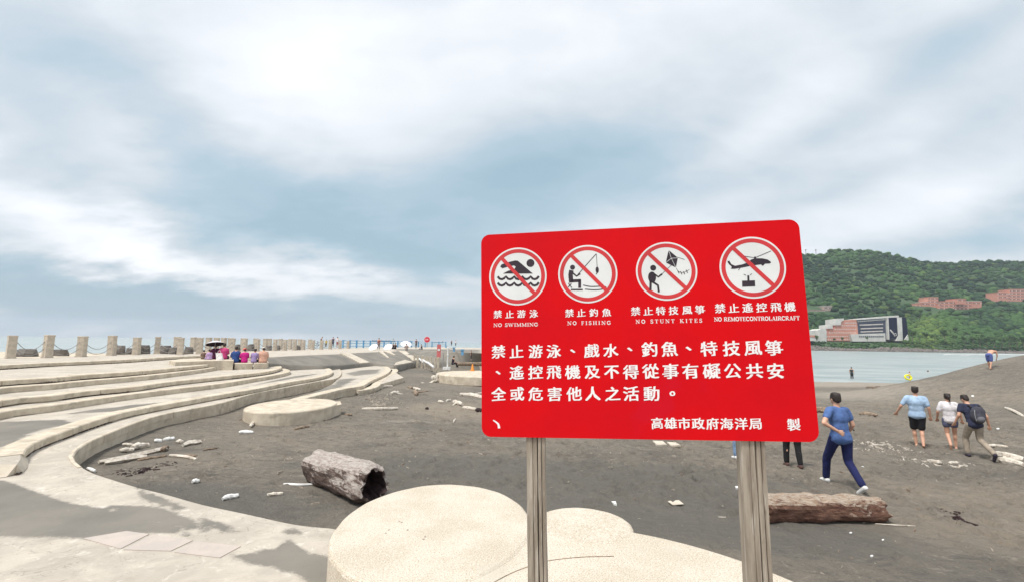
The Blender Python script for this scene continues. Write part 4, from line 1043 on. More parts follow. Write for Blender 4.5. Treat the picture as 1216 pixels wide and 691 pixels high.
stick([(537.4,479),(543,479.5),(549,482)], .09, D1, 'knobbly pale branch left of the straight log')
stick([(464,468.4),(473,466.4)], .09, D1, 'stubby pale wood chunk near the end of the concrete walk')
stick([(452,460.6),(466,459)], .08, D1, 'pale branch beside the tip of the concrete walk')
stick([(484.6,460),(490,461.6),(494,461)], .08, D2, 'twisted brown branch standing out of the sand beyond the walk')
stick([(491,461.5),(499,463.5)], .07, D1, 'pale stick just right of the twisted brown branch')
stick([(492,465.5),(493.5,469.5)], .10, D2, 'dark upright stub below the twisted brown branch')
stick([(520.5,477.6),(527,478.2)], .06, D1, 'left of two small pale sticks on the mid beach')
stick([(530,476.8),(535,475.4)], .06, D1, 'right of two small pale sticks on the mid beach')
stick([(409,493),(418,493)], .04, D2, 'small dark stick behind the hollow log')
stick([(505,485.6),(509,485.6)], .05, M['hollow'], 'small black lump on the sand right of the long branch', 'burnt_lump')
stick([(538.5,501.5),(541,498)], .03, D1, 'thin pale twig standing up left of the sign')
# root clump
rt = empty('driftwood_root', hit(514,453.5), 'white branching root clump on the beach in front of the far round seat', 'driftwood')
def rootbit(P, r_):
    g = hit(514, 453.5); bm = bmesh.new(); tube(bm, spline([atY(x, y, g.y+dy)-g for x, y, dy in P], 3), [r_*(1-.5*i/12) for i in range(3*(len(P)-1)+1)], 7, jit=.3); mesh('branch', bm, D1, rt)
rootbit([(500,455.8,-.6),(508,456.5,-.3),(514,453,0),(518,449.5,0)], .13)
rootbit([(518,452,0),(516.5,447,0),(512.8,447.5,.2)], .12)
rootbit([(517,449,0),(519.5,445.2,.1),(522,447,.1)], .12)
rootbit([(519,452,0),(524,449,.3),(529,446.8,.6)], .12)
rootbit([(513,449,0),(517,446.5,0),(520,451.5,0)], .09)
# right of the sign
stick([(962,490),(972,489.6),(984,490.2)], .16, D2, 'dark red-brown log reaching out from behind the right edge of the sign')
stick([(1021,492),(1030,493),(1042,495)], .09, D2, 'dark gnarled branch on the sand right of the man in blue')
stick([(1181,541.5),(1195,545),(1216,549)], .11, D1, 'thick pale log at the feet of the man with the backpack')
stick([(1187,548.5),(1200,551),(1216,555)], .09, D1, 'second pale log lying in front of the thick one at the right edge')
stick([(1173,530),(1185,530.8),(1197,532.4)], .05, D1, 'thin pale pole behind the feet of the man with the backpack', br=False)
stick([(1194,484.6),(1205,489.5),(1216,495)], .07, D1, 'straight pale pole on the dune at the right edge', br=False)
stick([(1103,548),(1110,551),(1117,550.5)], .06, D1, 'small pale bent branch in front of the walking couple')
stick([(1127,550.8),(1138,550)], .04, D1, 'small flat pale stick in front of the walking woman', br=False)
stick([(1039,622),(1060,623.3),(1087,624.8)], .010, D1, 'thin pale stalk on the sand off the right end of the red-brown log', br=False)
stick([(853,613.8),(868,614.6),(884,615.4)], .008, D1, 'thin pale stalk left of the right sign post', br=False)
stick([(1029,460.5),(1038,460.8)], .10, D2, 'dark weed-like branch on the pale wet sand beyond the man in blue')
def flat_piece(P, th, m_, label, name, cat):
    G = [hit(*p) for p in P]; o0 = sum(G, Vector())/len(G); bm = bmesh.new(); n = len(G)
    a = [bm.verts.new(g-o0+Vector((0, 0, .004))) for g in G]; b_ = [bm.verts.new(g-o0+Vector((0, 0, .004+th+rnd.uniform(0, .015)))) for g in G]
    for i in range(n): bm.faces.new((a[i], a[(i+1) % n], b_[(i+1) % n], b_[i]))
    bm.faces.new(b_); bm.faces.new(a[::-1]); bmesh.ops.recalc_face_normals(bm, faces=bm.faces[:]); tag(mesh(name, bm, m_, loc=o0), label, cat)
flat_piece([(775,525),(787,525.3),(792,529.8),(780,530)], .04, M['concrete'], 'left of two flat pale slabs on the sand under the sign', 'broken_slab', 'slab')
flat_piece([(792,526.4),(803,526.8),(808.5,530.8),(797,530.6)], .04, M['concrete'], 'right of two flat pale slabs on the sand under the sign', 'broken_slab', 'slab')
flat_piece([(793,595.8),(806,595.2),(812,599),(799,600)], .01, M['concrete'], 'flat grey sheet on the smooth sand under the sign', 'litter_sheet', 'litter')
flat_piece([(726,597),(731,597.5),(732.5,601),(729,600)], .02, M['white_paint'], 'small white scrap on the sand beyond the joined stone seats', 'plastic_scrap', 'litter')
flat_piece([(873,578),(880,578),(881,580.5),(874,581)], .015, M['white_paint'], 'small white scrap just left of the right sign post', 'plastic_scrap', 'litter')
flat_piece([(873,543),(881,541),(882,546.5),(875,547)], .05, M['white_paint'], 'pale block beside the upper part of the right sign post', 'plastic_scrap', 'litter')
for i, (x, y) in enumerate([(1024,555),(941,568),(1035,661),(1155,470),(1185,509),(1010,633),(1049,642)]):
    flat_piece([(x-1.8,y-.4),(x+.5,y-1.0),(x+2.2,y-.2),(x+.9,y+.7),(x-1.2,y+.6)], .004, M['white_paint'], ['tiny white scrap on the trampled sand between the man in blue and the log','tiny white scrap beside the black-trousered legs','tiny white scrap nearest the camera on the right','tiny white scrap on the flank of the dune','tiny white scrap on the sand right of the backpack','tiny white scrap in front of the right end of the red-brown log','tiny white scrap a step nearer than the stalk by the red-brown log'][i], 'plastic_scrap', 'litter')
# fine litter nobody could count
def scatter(name, n, region, size, m_, label=None, seed=1, elong=4):
    r2 = random.Random(seed); vs = []; fs = []
    for i in range(n):
        x, y = region(r2); z = float(zsand(x, y)); 
        s = size*math.exp(r2.gauss(0, .55)); L = s*r2.uniform(1, elong); a = r2.uniform(0, math.pi); h = s*r2.uniform(.25, .6)
        ca, sa = math.cos(a), math.sin(a); b0 = len(vs); ti = r2.uniform(-.1, .3)*s
        for (u_, v_, w_) in ((-1, -.6, 0), (1, -.4, 0), (1, .5, 0), (-1, .4, 0), (-.8, -.3, 1), (.8, -.2, 1), (.75, .3, 1), (-.8, .25, 1)):
            X = u_*L/2*r2.uniform(.85, 1.1); Y = v_*s/2*r2.uniform(.8, 1.2); vs.append((x+X*ca-Y*sa, y+X*sa+Y*ca, z-.01+w_*(h+.01)+(ti if u_ > 0 else 0)))
        for f in ((0, 1, 5, 4), (1, 2, 6, 5), (2, 3, 7, 6), (3, 0, 4, 7), (4, 5, 6, 7)): fs.append(tuple(b0+k for k in f))
    o_ = pydata(name, vs, fs, m_); o_['kind'] = 'stuff'; 
    return o_
def reg(cx_, cy_, rx_, ry_, clip=True):
    def f(r2):
        while True:
            x = cx_+r2.gauss(0, rx_); y = cy_+r2.gauss(0, ry_)
            if y < 3: continue
            if not inpoly(np.array(x), np.array(y), pave_poly) and x > -9.2+max(0, (y-24)*-.05): return x, y
    return f
def preg(pts_, sx_=10, sy_=3):
    zc = {}
    def f(r2):
        px, py = r2.choice(pts_); z_ = zc.setdefault((px, py), None) or hit(px, py).z; zc[(px, py)] = z_; p = at(px+r2.gauss(0, sx_), py+r2.gauss(0, sy_), z_); return p.x, p.y
    return f
def band_reg(r2):                        # middle of the beach, where the drift line runs
    while True:
        x = r2.uniform(-8.5, 14); y = r2.uniform(8, 34)
        if not inpoly(np.array(x), np.array(y), pave_poly): return x, y
scatter('wood_litter', 1300, band_reg, .017, M['debris'], seed=3, elong=5)
scatter('wood_litter', 260, reg(-4.5, 9.5, 2.2, 2.0), .012, M['debris'], seed=4)
scatter('wood_litter', 260, reg(2, 6.5, 4, 1.2), .006, M['debris'], seed=5, elong=2)
scatter('wood_litter', 500, reg(9, 9, 5, 4), .010, M['debris'], seed=6)
scatter('dark_litter', 800, band_reg, .020, M['drift_brown'], seed=7, elong=4)
scatter('dark_litter', 160, reg(3, 7, 5, 2), .010, M['drift_brown'], seed=8, elong=4)
scatter('wood_litter', 520, preg([(1050,531),(1040,528),(1060,535),(1030,524)], 13, 2.4), .016, M['drift'], seed=9, elong=5)
scatter('wood_litter', 160, preg([(1110,549),(1130,552),(1090,545)], 14, 2), .014, M['drift'], seed=10, elong=5)
scatter('wood_litter', 220, preg([(455,475),(450,471),(460,478)], 12, 3), .035, M['debris'], seed=12, elong=4)
scatter('dark_litter', 120, preg([(1135,614),(1145,618),(1128,609)], 9, 2.5), .012, M['hollow'], seed=11, elong=6)
scatter('dark_litter', 90, preg([(160,560),(150,562),(175,556),(200,552)], 8, 2), .02, M['hollow'], seed=13, elong=5)

# ================================================================== PEOPLE
def solid(bm, voxel, iters=4, fold=0.):
    """fuse overlapping closed shapes into one continuous surface"""
    me = bpy.data.meshes.new('t'); bm.to_mesh(me); bm.free()
    o_ = bpy.data.objects.new('t', me); COL.objects.link(o_)
    r_ = o_.modifiers.new('r', 'REMESH'); r_.mode = 'VOXEL'; r_.voxel_size = voxel; r_.use_smooth_shade = True
    s = o_.modifiers.new('s', 'SMOOTH'); s.iterations = iters; s.factor = .5
    dg = bpy.context.evaluated_depsgraph_get(); out = bpy.data.meshes.new_from_object(o_.evaluated_get(dg))
    bpy.data.objects.remove(o_); bpy.data.meshes.remove(me)
    if fold:
        for v_ in out.vertices:
            k = mnoise.noise(Vector((v_.co.x*9, v_.co.y*9, v_.co.z*5)))+.5*mnoise.noise(v_.co*19)
            v_.co += v_.normal*k*fold
    out.shade_smooth(); return out
def capsule(bm, a, b_, ra, rb, seg=10):
    a, b_ = Vector(a), Vector(b_); tube(bm, [a, b_], [ra, rb], seg); ball(bm, a, ra*.995, 2); ball(bm, b_, rb*.995, 2)
def limb(bm, pts_, rs):
    for i in range(len(pts_)-1): capsule(bm, pts_[i], pts_[i+1], rs[i], rs[i+1])
def basis(right_, up_):
    x = Vector(right_).normalized(); z = Vector(up_); z = (z-x*z.dot(x)).normalized(); y = z.cross(x)
    return Matrix((x, y, z)).transposed()
STAND = dict(pel=(0,0,.93), che=(0,.0,1.25), nec=(0,0,1.42), hea=(0,.02,1.585), shL=(-.175,0,1.385), shR=(.175,0,1.385), elL=(-.235,-.03,1.12), elR=(.235,-.03,1.12),
             wrL=(-.245,.05,.89), wrR=(.245,.05,.89), hiL=(-.09,0,.90), hiR=(.09,0,.90), knL=(-.10,.02,.49), knR=(.10,.02,.49), anL=(-.105,-.02,.085), anR=(.105,-.02,.085), toL=(-.02,1,-.12), toR=(.02,1,-.12), look=(0,1,0))
SIT = dict(STAND, pel=(0,0,.11), che=(0,.05,.42), nec=(0,.08,.58), hea=(0,.12,.73), shL=(-.17,.06,.55), shR=(.17,.06,.55), elL=(-.24,.14,.30), elR=(.24,.14,.30), wrL=(-.10,.36,.24), wrR=(.10,.36,.24),
           hiL=(-.09,.02,.10), hiR=(.09,.02,.10), knL=(-.13,.44,.12), knR=(.13,.44,.12), anL=(-.13,.52,-.28), anR=(.13,.52,-.28))
def person(label, loc, rz, pose=None, base=STAND, h=1.70, fat=1., voxel=.012, top=(.2,.2,.2), bot=(.02,.02,.02), botlen='long', sleeve=.55, shoes=(.7,.7,.7), hair='short', haircol=None, hat=None, group=None, bare=False, cat='person', skirt=.0):
    P = {k: Vector(v_) for k, v_ in dict(base, **(pose or {})).items()}
    root = empty('person', loc, label, cat, group, rz); root.scale = (h/1.70,)*3
    rt_ = (P['shR']-P['shL']); upv = (P['nec']-P['pel']); B = basis(rt_, upv); hu = (P['hea']-P['nec']).normalized(); lk = P['look'].normalized()
    hx = lk.cross(Vector((0, 0, 1))).normalized(); HB = basis(hx, hu); Bp = basis(P['hiR']-P['hiL'], upv)
    waist = P['pel'].lerp(P['che'], .5)
    bm = bmesh.new()
    def trunk(bm, g, f):
        ball(bm, P['pel']+upv.normalized()*.01, (.155*f+g, .115*f+g, .13), 3, Bp); ball(bm, waist, (.14*f+g, .105*f+g, .17), 3, B)
        ball(bm, P['che'], (.165*f+g, .115*f+g, .17), 3, B); ball(bm, P['che'].lerp(P['nec'], .55), (.15*f+g, .085*f+g, .10), 3, B)
        limb(bm, [P['shL'], P['nec']-upv.normalized()*.045, P['shR']], [.055+g, .06+g, .055+g])
    trunk(bm, 0, fat)
    limb(bm, [P['nec']-upv.normalized()*.04, P['hea']-hu*.02], [.056, .052])
    ball(bm, P['hea'], (.073, .092, .108), 3, HB); ball(bm, P['hea']+HB @ Vector((0, .045, -.065)), (.05, .045, .045), 2, HB)
    ball(bm, P['hea']+HB @ Vector((0, .098, -.02)), (.012, .016, .02), 2, HB)                      # nose
    for s in (-1, 1): ball(bm, P['hea']+HB @ Vector((s*.076, -.005, -.012)), (.010, .02, .03), 2, HB)   # ears
    for s, a in (('L', -1), ('R', 1)):
        limb(bm, [P['sh'+s], P['el'+s], P['wr'+s]], [.052*fat**.5, .040, .027])
        d = (P['wr'+s]-P['el'+s]).normalized(); side = d.cross(Vector((0, 1, 0)) if abs(d.y) < .8 else Vector((1, 0, 0))).normalized(); nn = side.cross(d)
        w_ = P['wr'+s]; ball(bm, w_+d*.045, (.036, .018, .048), 2, basis(side, d))
        for q in range(4):                   # four fingers, slightly curled, and a thumb from the side of the palm
            o_ = side*((q-1.5)*.022); L = (.068, .078, .074, .058)[q]
            a0 = w_+d*.075+o_; a1 = a0+d*L*.5+side*((q-1.5)*.004); a2 = a1+(d*.8+nn*.5*(1 if s == 'R' else 1)).normalized()*L*.5
            limb(bm, [a0, a1, a2], [.0095, .0085, .007])
        th = side*(-1 if s == 'R' else 1); limb(bm, [w_+d*.025+th*.025, w_+d*.06+th*.052, w_+d*.085+th*.055+nn*.01], [.012, .011, .009])
        limb(bm, [P['hi'+s], P['kn'+s], P['an'+s]], [.085*fat**.5, .056, .038]); k2 = P['kn'+s].lerp(P['an'+s], .3)
        cf = (P['an'+s]-P['kn'+s]).normalized(); back = Vector((0, -1, 0)); back = (back-cf*back.dot(cf)).normalized(); ball(bm, k2+back*.018, (.048, .05, .10), 2, basis(Vector((1, 0, 0)), -cf))
        td = P['to'+s].normalized(); capsule(bm, P['an'+s]+Vector((0, 0, -.045))-td*.03, P['an'+s]+Vector((0, 0, -.055))+td*.13, .034, .028)
    body = link('body', solid(bm, voxel, 3), M['skin'], root)
    def part(name, bm, m_, it=4, fold=0.): return link(name, solid(bm, max(voxel*1.4, .015), it, fold), m_, root)
    # hair
    hc = M['hair']
    if hair:
        bm = bmesh.new(); ball(bm, P['hea']+HB @ Vector((0, -.014, .020)), (.085, .098, .105), 3, HB); ball(bm, P['hea']+HB @ Vector((0, -.055, -.015)), (.070, .052, .075), 2, HB)
        for k in range(14): a = k*2.4; ball(bm, P['hea']+HB @ Vector((math.cos(a)*.06, -.03+math.sin(a)*.06, .075+.02*math.sin(k*5))), .028, 1)
        if hair in ('tail', 'long'):
            if hair == 'tail': limb(bm, [P['hea']+HB @ Vector((0, -.10, .03)), P['hea']+HB @ Vector((.03, -.15, -.03)), P['hea']+HB @ Vector((.05, -.13, -.17))], [.028, .042, .018])
            else: ball(bm, P['hea']+HB @ Vector((0, -.06, -.09)), (.085, .05, .13), 3, HB)
        part('hair', bm, hc, 2, .006)
    if hat:
        bm = bmesh.new(); ball(bm, P['hea']+HB @ Vector((0, 0, .05)), (.098, .108, .085), 3, HB)
        tube(bm, [P['hea']+HB @ Vector((0, .03, .030)), P['hea']+HB @ Vector((0, .03, .046))], .15, 16); part('hat', bm, cloth('hat_cloth', hat))
    if voxel < .016:
        for s in (-1, 1):
            bm = bmesh.new(); ball(bm, P['hea']+HB @ Vector((s*.03, .083, .01)), .011, 1); mesh('eye', bm, M['black_print'], root)
        bm = bmesh.new(); ball(bm, P['hea']+HB @ Vector((0, .087, -.062)), (.022, .006, .005), 1, HB); mesh('mouth', bm, M['ring_print'], root)
    # shirt
    if not bare:
        bm = bmesh.new(); trunk(bm, .018, fat*1.03)
        hem = P['pel']-upv.normalized()*.05; ball(bm, hem, (.165*fat+.02, .125*fat+.02, .10), 3, Bp)
        for s in 'LR':
            d = P['el'+s]-P['sh'+s]
            if sleeve > 1: limb(bm, [P['sh'+s], P['el'+s], P['el'+s].lerp(P['wr'+s], .85)], [.068, .056, .042])
            else: limb(bm, [P['sh'+s], P['sh'+s]+d*sleeve], [.070*fat**.5, .068])
        part('shirt', bm, cloth('shirt_cloth', top), 22, .006)
    # trousers or shorts
    bm = bmesh.new(); ball(bm, P['pel']+upv.normalized()*.005, (.163*fat+.008, .120*fat+.012, .13), 3, Bp)
    for s in 'LR':
        hp, kp, ap = P['hi'+s], P['kn'+s], P['an'+s]
        if botlen == 'long': limb(bm, [hp, kp, ap+(kp-ap).normalized()*.03], [.100*fat**.5, .075, .062])
        elif botlen == 'knee': limb(bm, [hp, hp.lerp(kp, .85)], [.103*fat**.5, .090])
        else: limb(bm, [hp, hp.lerp(kp, .38)], [.103*fat**.5, .098])
    part('trousers' if botlen == 'long' else 'shorts', bm, cloth('trouser_cloth', bot), 9, .006)
    if shoes:
        ms = cloth('shoe', shoes, .85)
        for s in 'LR':
            td = P['to'+s].normalized(); a = P['an'+s]+Vector((0, 0, -.042)); bm = bmesh.new()
            capsule(bm, a-td*.045, a+td*.14+Vector((0, 0, -.012)), .046, .036); ball(bm, a+Vector((0, 0, .03)), (.045, .05, .04), 2); part('shoe', bm, ms, 2)
    return root
def onsand(px, py, dz=0): p = hit(px, py); p.z += dz; return p
# the man in blue, mid-stride away from us
g1 = hit(1002, 579)
person('man in blue T-shirt and navy trousers striding away with a hand on his hip', g1, R(4), dict(
    anL=(-.05,.36,.085), knL=(-.09,.26,.47), anR=(.07,-.36,.13), knR=(.10,-.02,.47), hiL=(-.09,.02,.88), hiR=(.09,-.02,.88), pel=(0,0,.91), toL=(.1,1,-.1), toR=(-.05,.75,-.6),
    che=(0,.03,1.24), nec=(0,.04,1.42), hea=(-.0,.07,1.58), shL=(-.185,.0,1.385), shR=(.185,.06,1.37), elL=(-.40,-.12,1.17), wrL=(-.19,-.17,1.04), elR=(.27,.02,1.11), wrR=(.26,.15,.93)),
    h=1.76, fat=1.06, voxel=.012, top=(.085,.16,.38), bot=(.008,.013,.085), shoes=(.78,.78,.76))
ub = empty('folded_umbrella', g1+Vector((.29,.16,.90)), 'small black folded umbrella at the right hip of the man in blue', 'umbrella')
bm = bmesh.new(); tube(bm, [(0,.0,-.13),(.0,.02,-.02),(.01,.03,.08)], [.014,.032,.024], 8); mesh('canopy', bm, cloth('umbrella_black',(.02,.02,.025)), ub)
bm = bmesh.new(); tube(bm, spline([(.01,.03,.08),(.02,.04,.14),(.07,.04,.16),(.12,.03,.12)], 4), .012, 7); mesh('handle', bm, M['hair'], ub)
# the man in the light blue shirt
person('broad man in pale blue T-shirt and black shorts walking barefoot', hit(1092, 531), R(-34), dict(
    elL=(-.34,-.05,1.13), wrL=(-.43,.10,.93), shL=(-.185,0,1.38), shR=(.185,0,1.38), elR=(.26,-.04,1.12), wrR=(.29,.02,.89), anL=(-.05,.10,.085), knL=(-.08,.10,.49), anR=(.07,-.16,.12), knR=(.08,.03,.48), toR=(0,.8,-.5)),
    h=1.76, fat=1.14, voxel=.013, top=(.40,.55,.74), bot=(.012,.012,.016), botlen='knee', sleeve=.75, shoes=None)
person('woman in loose white top and short grey-blue shorts with a ponytail', hit(1131, 534), R(-42), dict(
    shL=(-.16,0,1.38), shR=(.16,0,1.38), elL=(-.25,-.06,1.13), wrL=(-.28,.04,.92), elR=(.24,-.04,1.12), wrR=(.27,.02,.92), anL=(-.03,-.26,.20), knL=(-.08,.04,.47), toL=(0,.45,-.9), anR=(.09,.16,.085), knR=(.09,.14,.49), hea=(-.01,.05,1.57)),
    h=1.60, fat=.98, voxel=.012, top=(.80,.77,.79), bot=(.12,.13,.22), botlen='short', sleeve=.8, shoes=None, hair='tail')
gm = hit(1161, 544)
person('man with a grey backpack, navy T-shirt and khaki trousers stepping over driftwood', gm, R(-14), dict(
    pel=(0,0,.90), hiL=(-.09,0,.87), hiR=(.09,0,.87), che=(0,.10,1.20), nec=(0,.17,1.36), hea=(-.02,.25,1.50), shL=(-.18,.14,1.33), shR=(.18,.12,1.33), elL=(-.28,.08,1.08), wrL=(-.31,.20,.88), elR=(.28,.0,1.08), wrR=(.34,.04,.86),
    anL=(-.10,.18,.085), knL=(-.10,.22,.49), anR=(.12,-.42,.20), knR=(.10,.02,.48), toR=(.1,.5,-.8), look=(-.2,1,-.25)),
    h=1.72, voxel=.012, top=(.025,.03,.065), bot=(.36,.30,.235), shoes=(.05,.04,.06))
bp = empty('backpack', gm+Matrix.Rotation(R(-14), 3, 'Z') @ Vector((.03,-.08,1.14)), 'grey and black backpack on the man at the right edge', 'backpack', rz=R(-20))
bm = bmesh.new(); ball(bm, (0,-.04,0), (.165,.115,.235), 3); ball(bm, (0,-.10,-.06), (.13,.09,.14), 3); link('bag', solid(bm, .014, 3, .005), cloth('backpack_cloth', (.055,.055,.075)), bp)
bm = bmesh.new(); ball(bm, (.0,-.145,-.08), (.10,.055,.10), 2); link('front_pocket', solid(bm, .014, 2, .003), cloth('pocket_cloth', (.17,.17,.19)), bp)
for s in (-1, 1):
    bm = bmesh.new(); tube(bm, spline([(s*.10,.02,.19),(s*.115,.10,.235),(s*.125,.20,.15),(s*.14,.22,0),(s*.13,.12,-.17)], 4), .016, 6); mesh('strap', bm, M['hair'], bp)
bm = bmesh.new(); tube(bm, spline([(-.10,-.13,.14),(-.115,-.155,.0),(-.09,-.15,-.14)], 4), .008, 5); mesh('piping', bm, M['metal_grey'], bp)
# people half hidden by the board
person('person in black cropped trousers and sandals, upper body hidden behind the sign', hit(943, 555), R(-12), dict(anL=(-.11,.12,.085), knL=(-.1,.12,.49), anR=(.1,-.1,.09)), h=1.66, voxel=.014, top=(.05,.05,.06), bot=(.01,.01,.012), shoes=(.10,.05,.045))
person('person in pale blue jeans and white shoes mostly hidden behind sign and right post', hit(884, 547), R(5), dict(anL=(-.10,.18,.085), knL=(-.1,.16,.49), anR=(.1,-.16,.09)), h=1.66, voxel=.014, top=(.5,.5,.5), bot=(.22,.33,.50), shoes=(.8,.8,.8))
# the one on the dune
person('bare-backed man in blue shorts bending forward on the crest of the dune', hit(1177, 438), R(-70), dict(pel=(0,-.1,.90), che=(0,.20,1.10), nec=(0,.36,1.16), hea=(0,.50,1.10), shL=(-.17,.32,1.14), shR=(.17,.32,1.14), elL=(-.2,.36,.88), elR=(.2,.36,.88), wrL=(-.14,.40,.66), wrR=(.14,.40,.66),
    hiL=(-.09,-.1,.88), hiR=(.09,-.1,.88), knL=(-.1,-.02,.48), knR=(.1,-.12,.48), anL=(-.1,.10,.085), anR=(.1,-.28,.1), look=(0,.4,-1)), h=1.62, voxel=.022, bot=(.10,.14,.38), botlen='knee', shoes=None, bare=True)
# bathers
wz_ = Vector((0, 0, -.35))
person('dark-clad bather standing in the shallow water right of the sign', at(1012, 451.5, -1.25), R(-60), voxel=.03, h=1.65, top=(.05,.06,.06), bot=(.03,.03,.035), shoes=None)
person('child with pink trunks standing at the waterline holding a float', at(1081, 453, -1.1), R(60), dict(wrR=(.2,.3,1.2), elR=(.28,.1,1.2), wrL=(-.2,.3,1.2), elL=(-.28,.1,1.2)), voxel=.03, h=1.2, top=(.75,.70,.70), bot=(.80,.25,.30), botlen='knee', shoes=None)
bm = bmesh.new(); tube(bm, [Vector((math.cos(a)*.36, math.sin(a)*.10, math.sin(a)*.26)) for a in np.linspace(0, 2*math.pi, 17)], .10, 8); pq = at(1078.5, 447.6, -.55)
tag(mesh('float_ring', bm, cloth('float_yellow', (.85,.80,.05)), smooth=True, loc=pq), 'bright yellow float ring at the waterline beyond the dune', 'float')
sw = empty('person', at(1102, 443.6, -1.35), 'dark head of a swimmer in the water just above the dune edge', 'person')
bm = bmesh.new(); ball(bm, (0,0,.42), (.11,.12,.14)); ball(bm, (0,-.25,.28), (.26,.32,.10)); link('body', solid(bm, .03, 2), M['skin'], sw)
bm = bmesh.new(); ball(bm, (0,-.02,.46), (.13,.13,.13)); link('hair', solid(bm, .03, 2), M['hair'], sw)

# people sitting on the benches, seen from behind
def umbrella(loc, r_, label, under, over, h=.95, tilt=(0, 0), ribs=8, closed=False):
    e_ = empty('umbrella', loc, label, 'umbrella'); e_.rotation_euler = (tilt[0], tilt[1], 0)
    bm = bmesh.new(); bm2 = bmesh.new(); n = ribs*3
    def shell(b_, dz, k_):
        rr = []
        for j in range(6):
            s = j/5; ring = []
            for i in range(n):
                a = 2*math.pi*i/n; sc_ = 1-.06*(1-abs(math.cos(a*ribs/2)))*s; q = r_*s*k_*sc_
                ring.append(b_.verts.new((math.cos(a)*q, math.sin(a)*q, h+dz-.38*r_*s*s)))
            rr.append(ring)
        for j in range(5):
            for i in range(n):
                try: b_.faces.new((rr[j][i], rr[j+1][i], rr[j+1][(i+1) % n], rr[j][(i+1) % n]))
                except ValueError: pass
    shell(bm, 0, 1.); shell(bm2, -.012, .985)
    c_ = mesh('canopy', bm, cloth('umbrella_top', over, .9), e_, smooth=True); mesh('lining', bm2, cloth('umbrella_lining', under, .9), c_, smooth=True)
    bm = bmesh.new(); tube(bm, [(0, 0, 0), (0, 0, h+.05)], .012, 6); mesh('shaft', bm, M['metal_grey'], e_)
    return e_
zb1, zb2 = 1.62, 1.45
SG = 'people sitting on the low blocks'
def sitter(px, py, z, label, top, rz=0, **k):
    p = at(px, py, z); return person(label, p, rz+R(26), base=SIT, voxel=.024, top=top, **k)
sitter(264.5, 426.2, zb1, 'person in a magenta pink top sitting under the black umbrella', (.62,.06,.22), R(-8), fat=1.25, bot=(.05,.03,.05), sleeve=1.5)
sitter(255.5, 426.0, zb1, 'person in a dark plum jacket sitting at the left under the umbrella', (.10,.012,.06), R(20), fat=1.0, bot=(.03,.02,.03), sleeve=1.5, h=1.6)
sitter(248.5, 426.6, zb1, 'child in lilac crouched left of the umbrella holder', (.52,.36,.62), R(30), h=1.05, fat=1.3, bot=(.4,.3,.5), sleeve=1.5)
sitter(241.5, 426.0, zb1, 'small child in brown at the left end of the bench block', (.20,.13,.10), R(10), h=.95, bot=(.2,.15,.12), sleeve=1.5)
pu = at(256.5, 426.0, zb1); umbrella(pu+Vector((0,-.1,.30)), .46, 'black umbrella with a silver top open over the bench sitters', (.02,.008,.02), (.60,.58,.60), h=.68, tilt=(R(-10), R(-12)))
pb = at(261.3, 427.2, zb1); e_ = empty('shopping_bag', pb, 'white carrier bag leaning against the pink-clad sitter', 'bag')
bm = bmesh.new(); prism(bm, [(-.15,-.07),(.15,-.07),(.15,.07),(-.15,.07)], 0, .36); 
for v_ in bm.verts: v_.co.x += v_.co.z*-.25; v_.co.y *= 1-.6*v_.co.z/.36
mesh('sack', bm, cloth('bag_white', (.80,.78,.78)), e_)
bm = bmesh.new(); tube(bm, spline([(-.16,0,.35),(-.12,0,.46),(-.02,0,.46),(0,0,.35)], 4), .01, 5); mesh('handle', bm, cloth('bag_handle', (.75,.72,.72)), e_)
sitter(279.3, 430.2, zb2, 'person in a navy blue shirt, leftmost of the four sitting on the low bench', (.025,.07,.25), 0, fat=1.1, h=1.72, group=SG, bot=(.01,.01,.02), sleeve=1.5)
sitter(290.2, 430.2, zb2, 'person in a magenta top and coral hat, second of the four on the low bench', (.62,.015,.25), R(14), fat=1.1, h=1.55, group=SG, hat=(.75,.16,.14), bot=(.02,.01,.02), sleeve=1.5)
sitter(301.2, 430.2, zb2, 'person in a lilac patterned top, third of the four on the low bench', (.34,.26,.50), R(-20), fat=1.05, h=1.5, group=SG, bot=(.02,.01,.04), sleeve=1.5)
sitter(312.2, 430.2, zb2, 'person in a peach shirt and pale hat, rightmost of the four on the low bench', (.62,.36,.27), 0, fat=1.3, group=SG, hat=(.72,.66,.58), bot=(.08,.05,.05), sleeve=1.5)
# on the promenade beyond
def stander(px, py, label, top, bot, rz=0, h=1.68, z=1.6, pose=None, **k): return person(label, at(px, py, z), rz, pose, voxel=.035, top=top, bot=bot, h=h, **k)
stander(381, 412.4, 'person in black leaning on a bicycle between the promenade posts', (.012,.015,.04), (.012,.012,.02), R(-70), pose=dict(hea=(0,.12,1.56), wrL=(-.2,.4,1.0), wrR=(.2,.4,1.0), elL=(-.24,.15,1.12), elR=(.24,.15,1.12)))
stander(387, 412.6, 'child in a yellow shirt by the promenade posts', (.72,.55,.10), (.25,.18,.10), R(30), h=1.25)
stander(395, 412.2, 'person in dark blue standing on the promenade beside the one in white', (.05,.07,.16), (.04,.05,.10), R(10))
stander(400.3, 412.6, 'person in white shirt and reddish shorts at the end of the post row', (.80,.80,.82), (.45,.16,.14), R(-10), botlen='knee')
pbk = at(380, 412.6, 1.6); bk_ = empty('bicycle', pbk+Vector((0,-.3,0)), 'dark bicycle held by the person in black on the promenade', 'bicycle', rz=R(15))
for x in (-.5, .5):
    bm = bmesh.new(); tube(bm, [Vector((x+.33*math.cos(a), 0, .35+.33*math.sin(a))) for a in np.linspace(0, 2*math.pi, 21)], .025, 6); mesh('wheel', bm, M['hair'], bk_)
bm = bmesh.new()
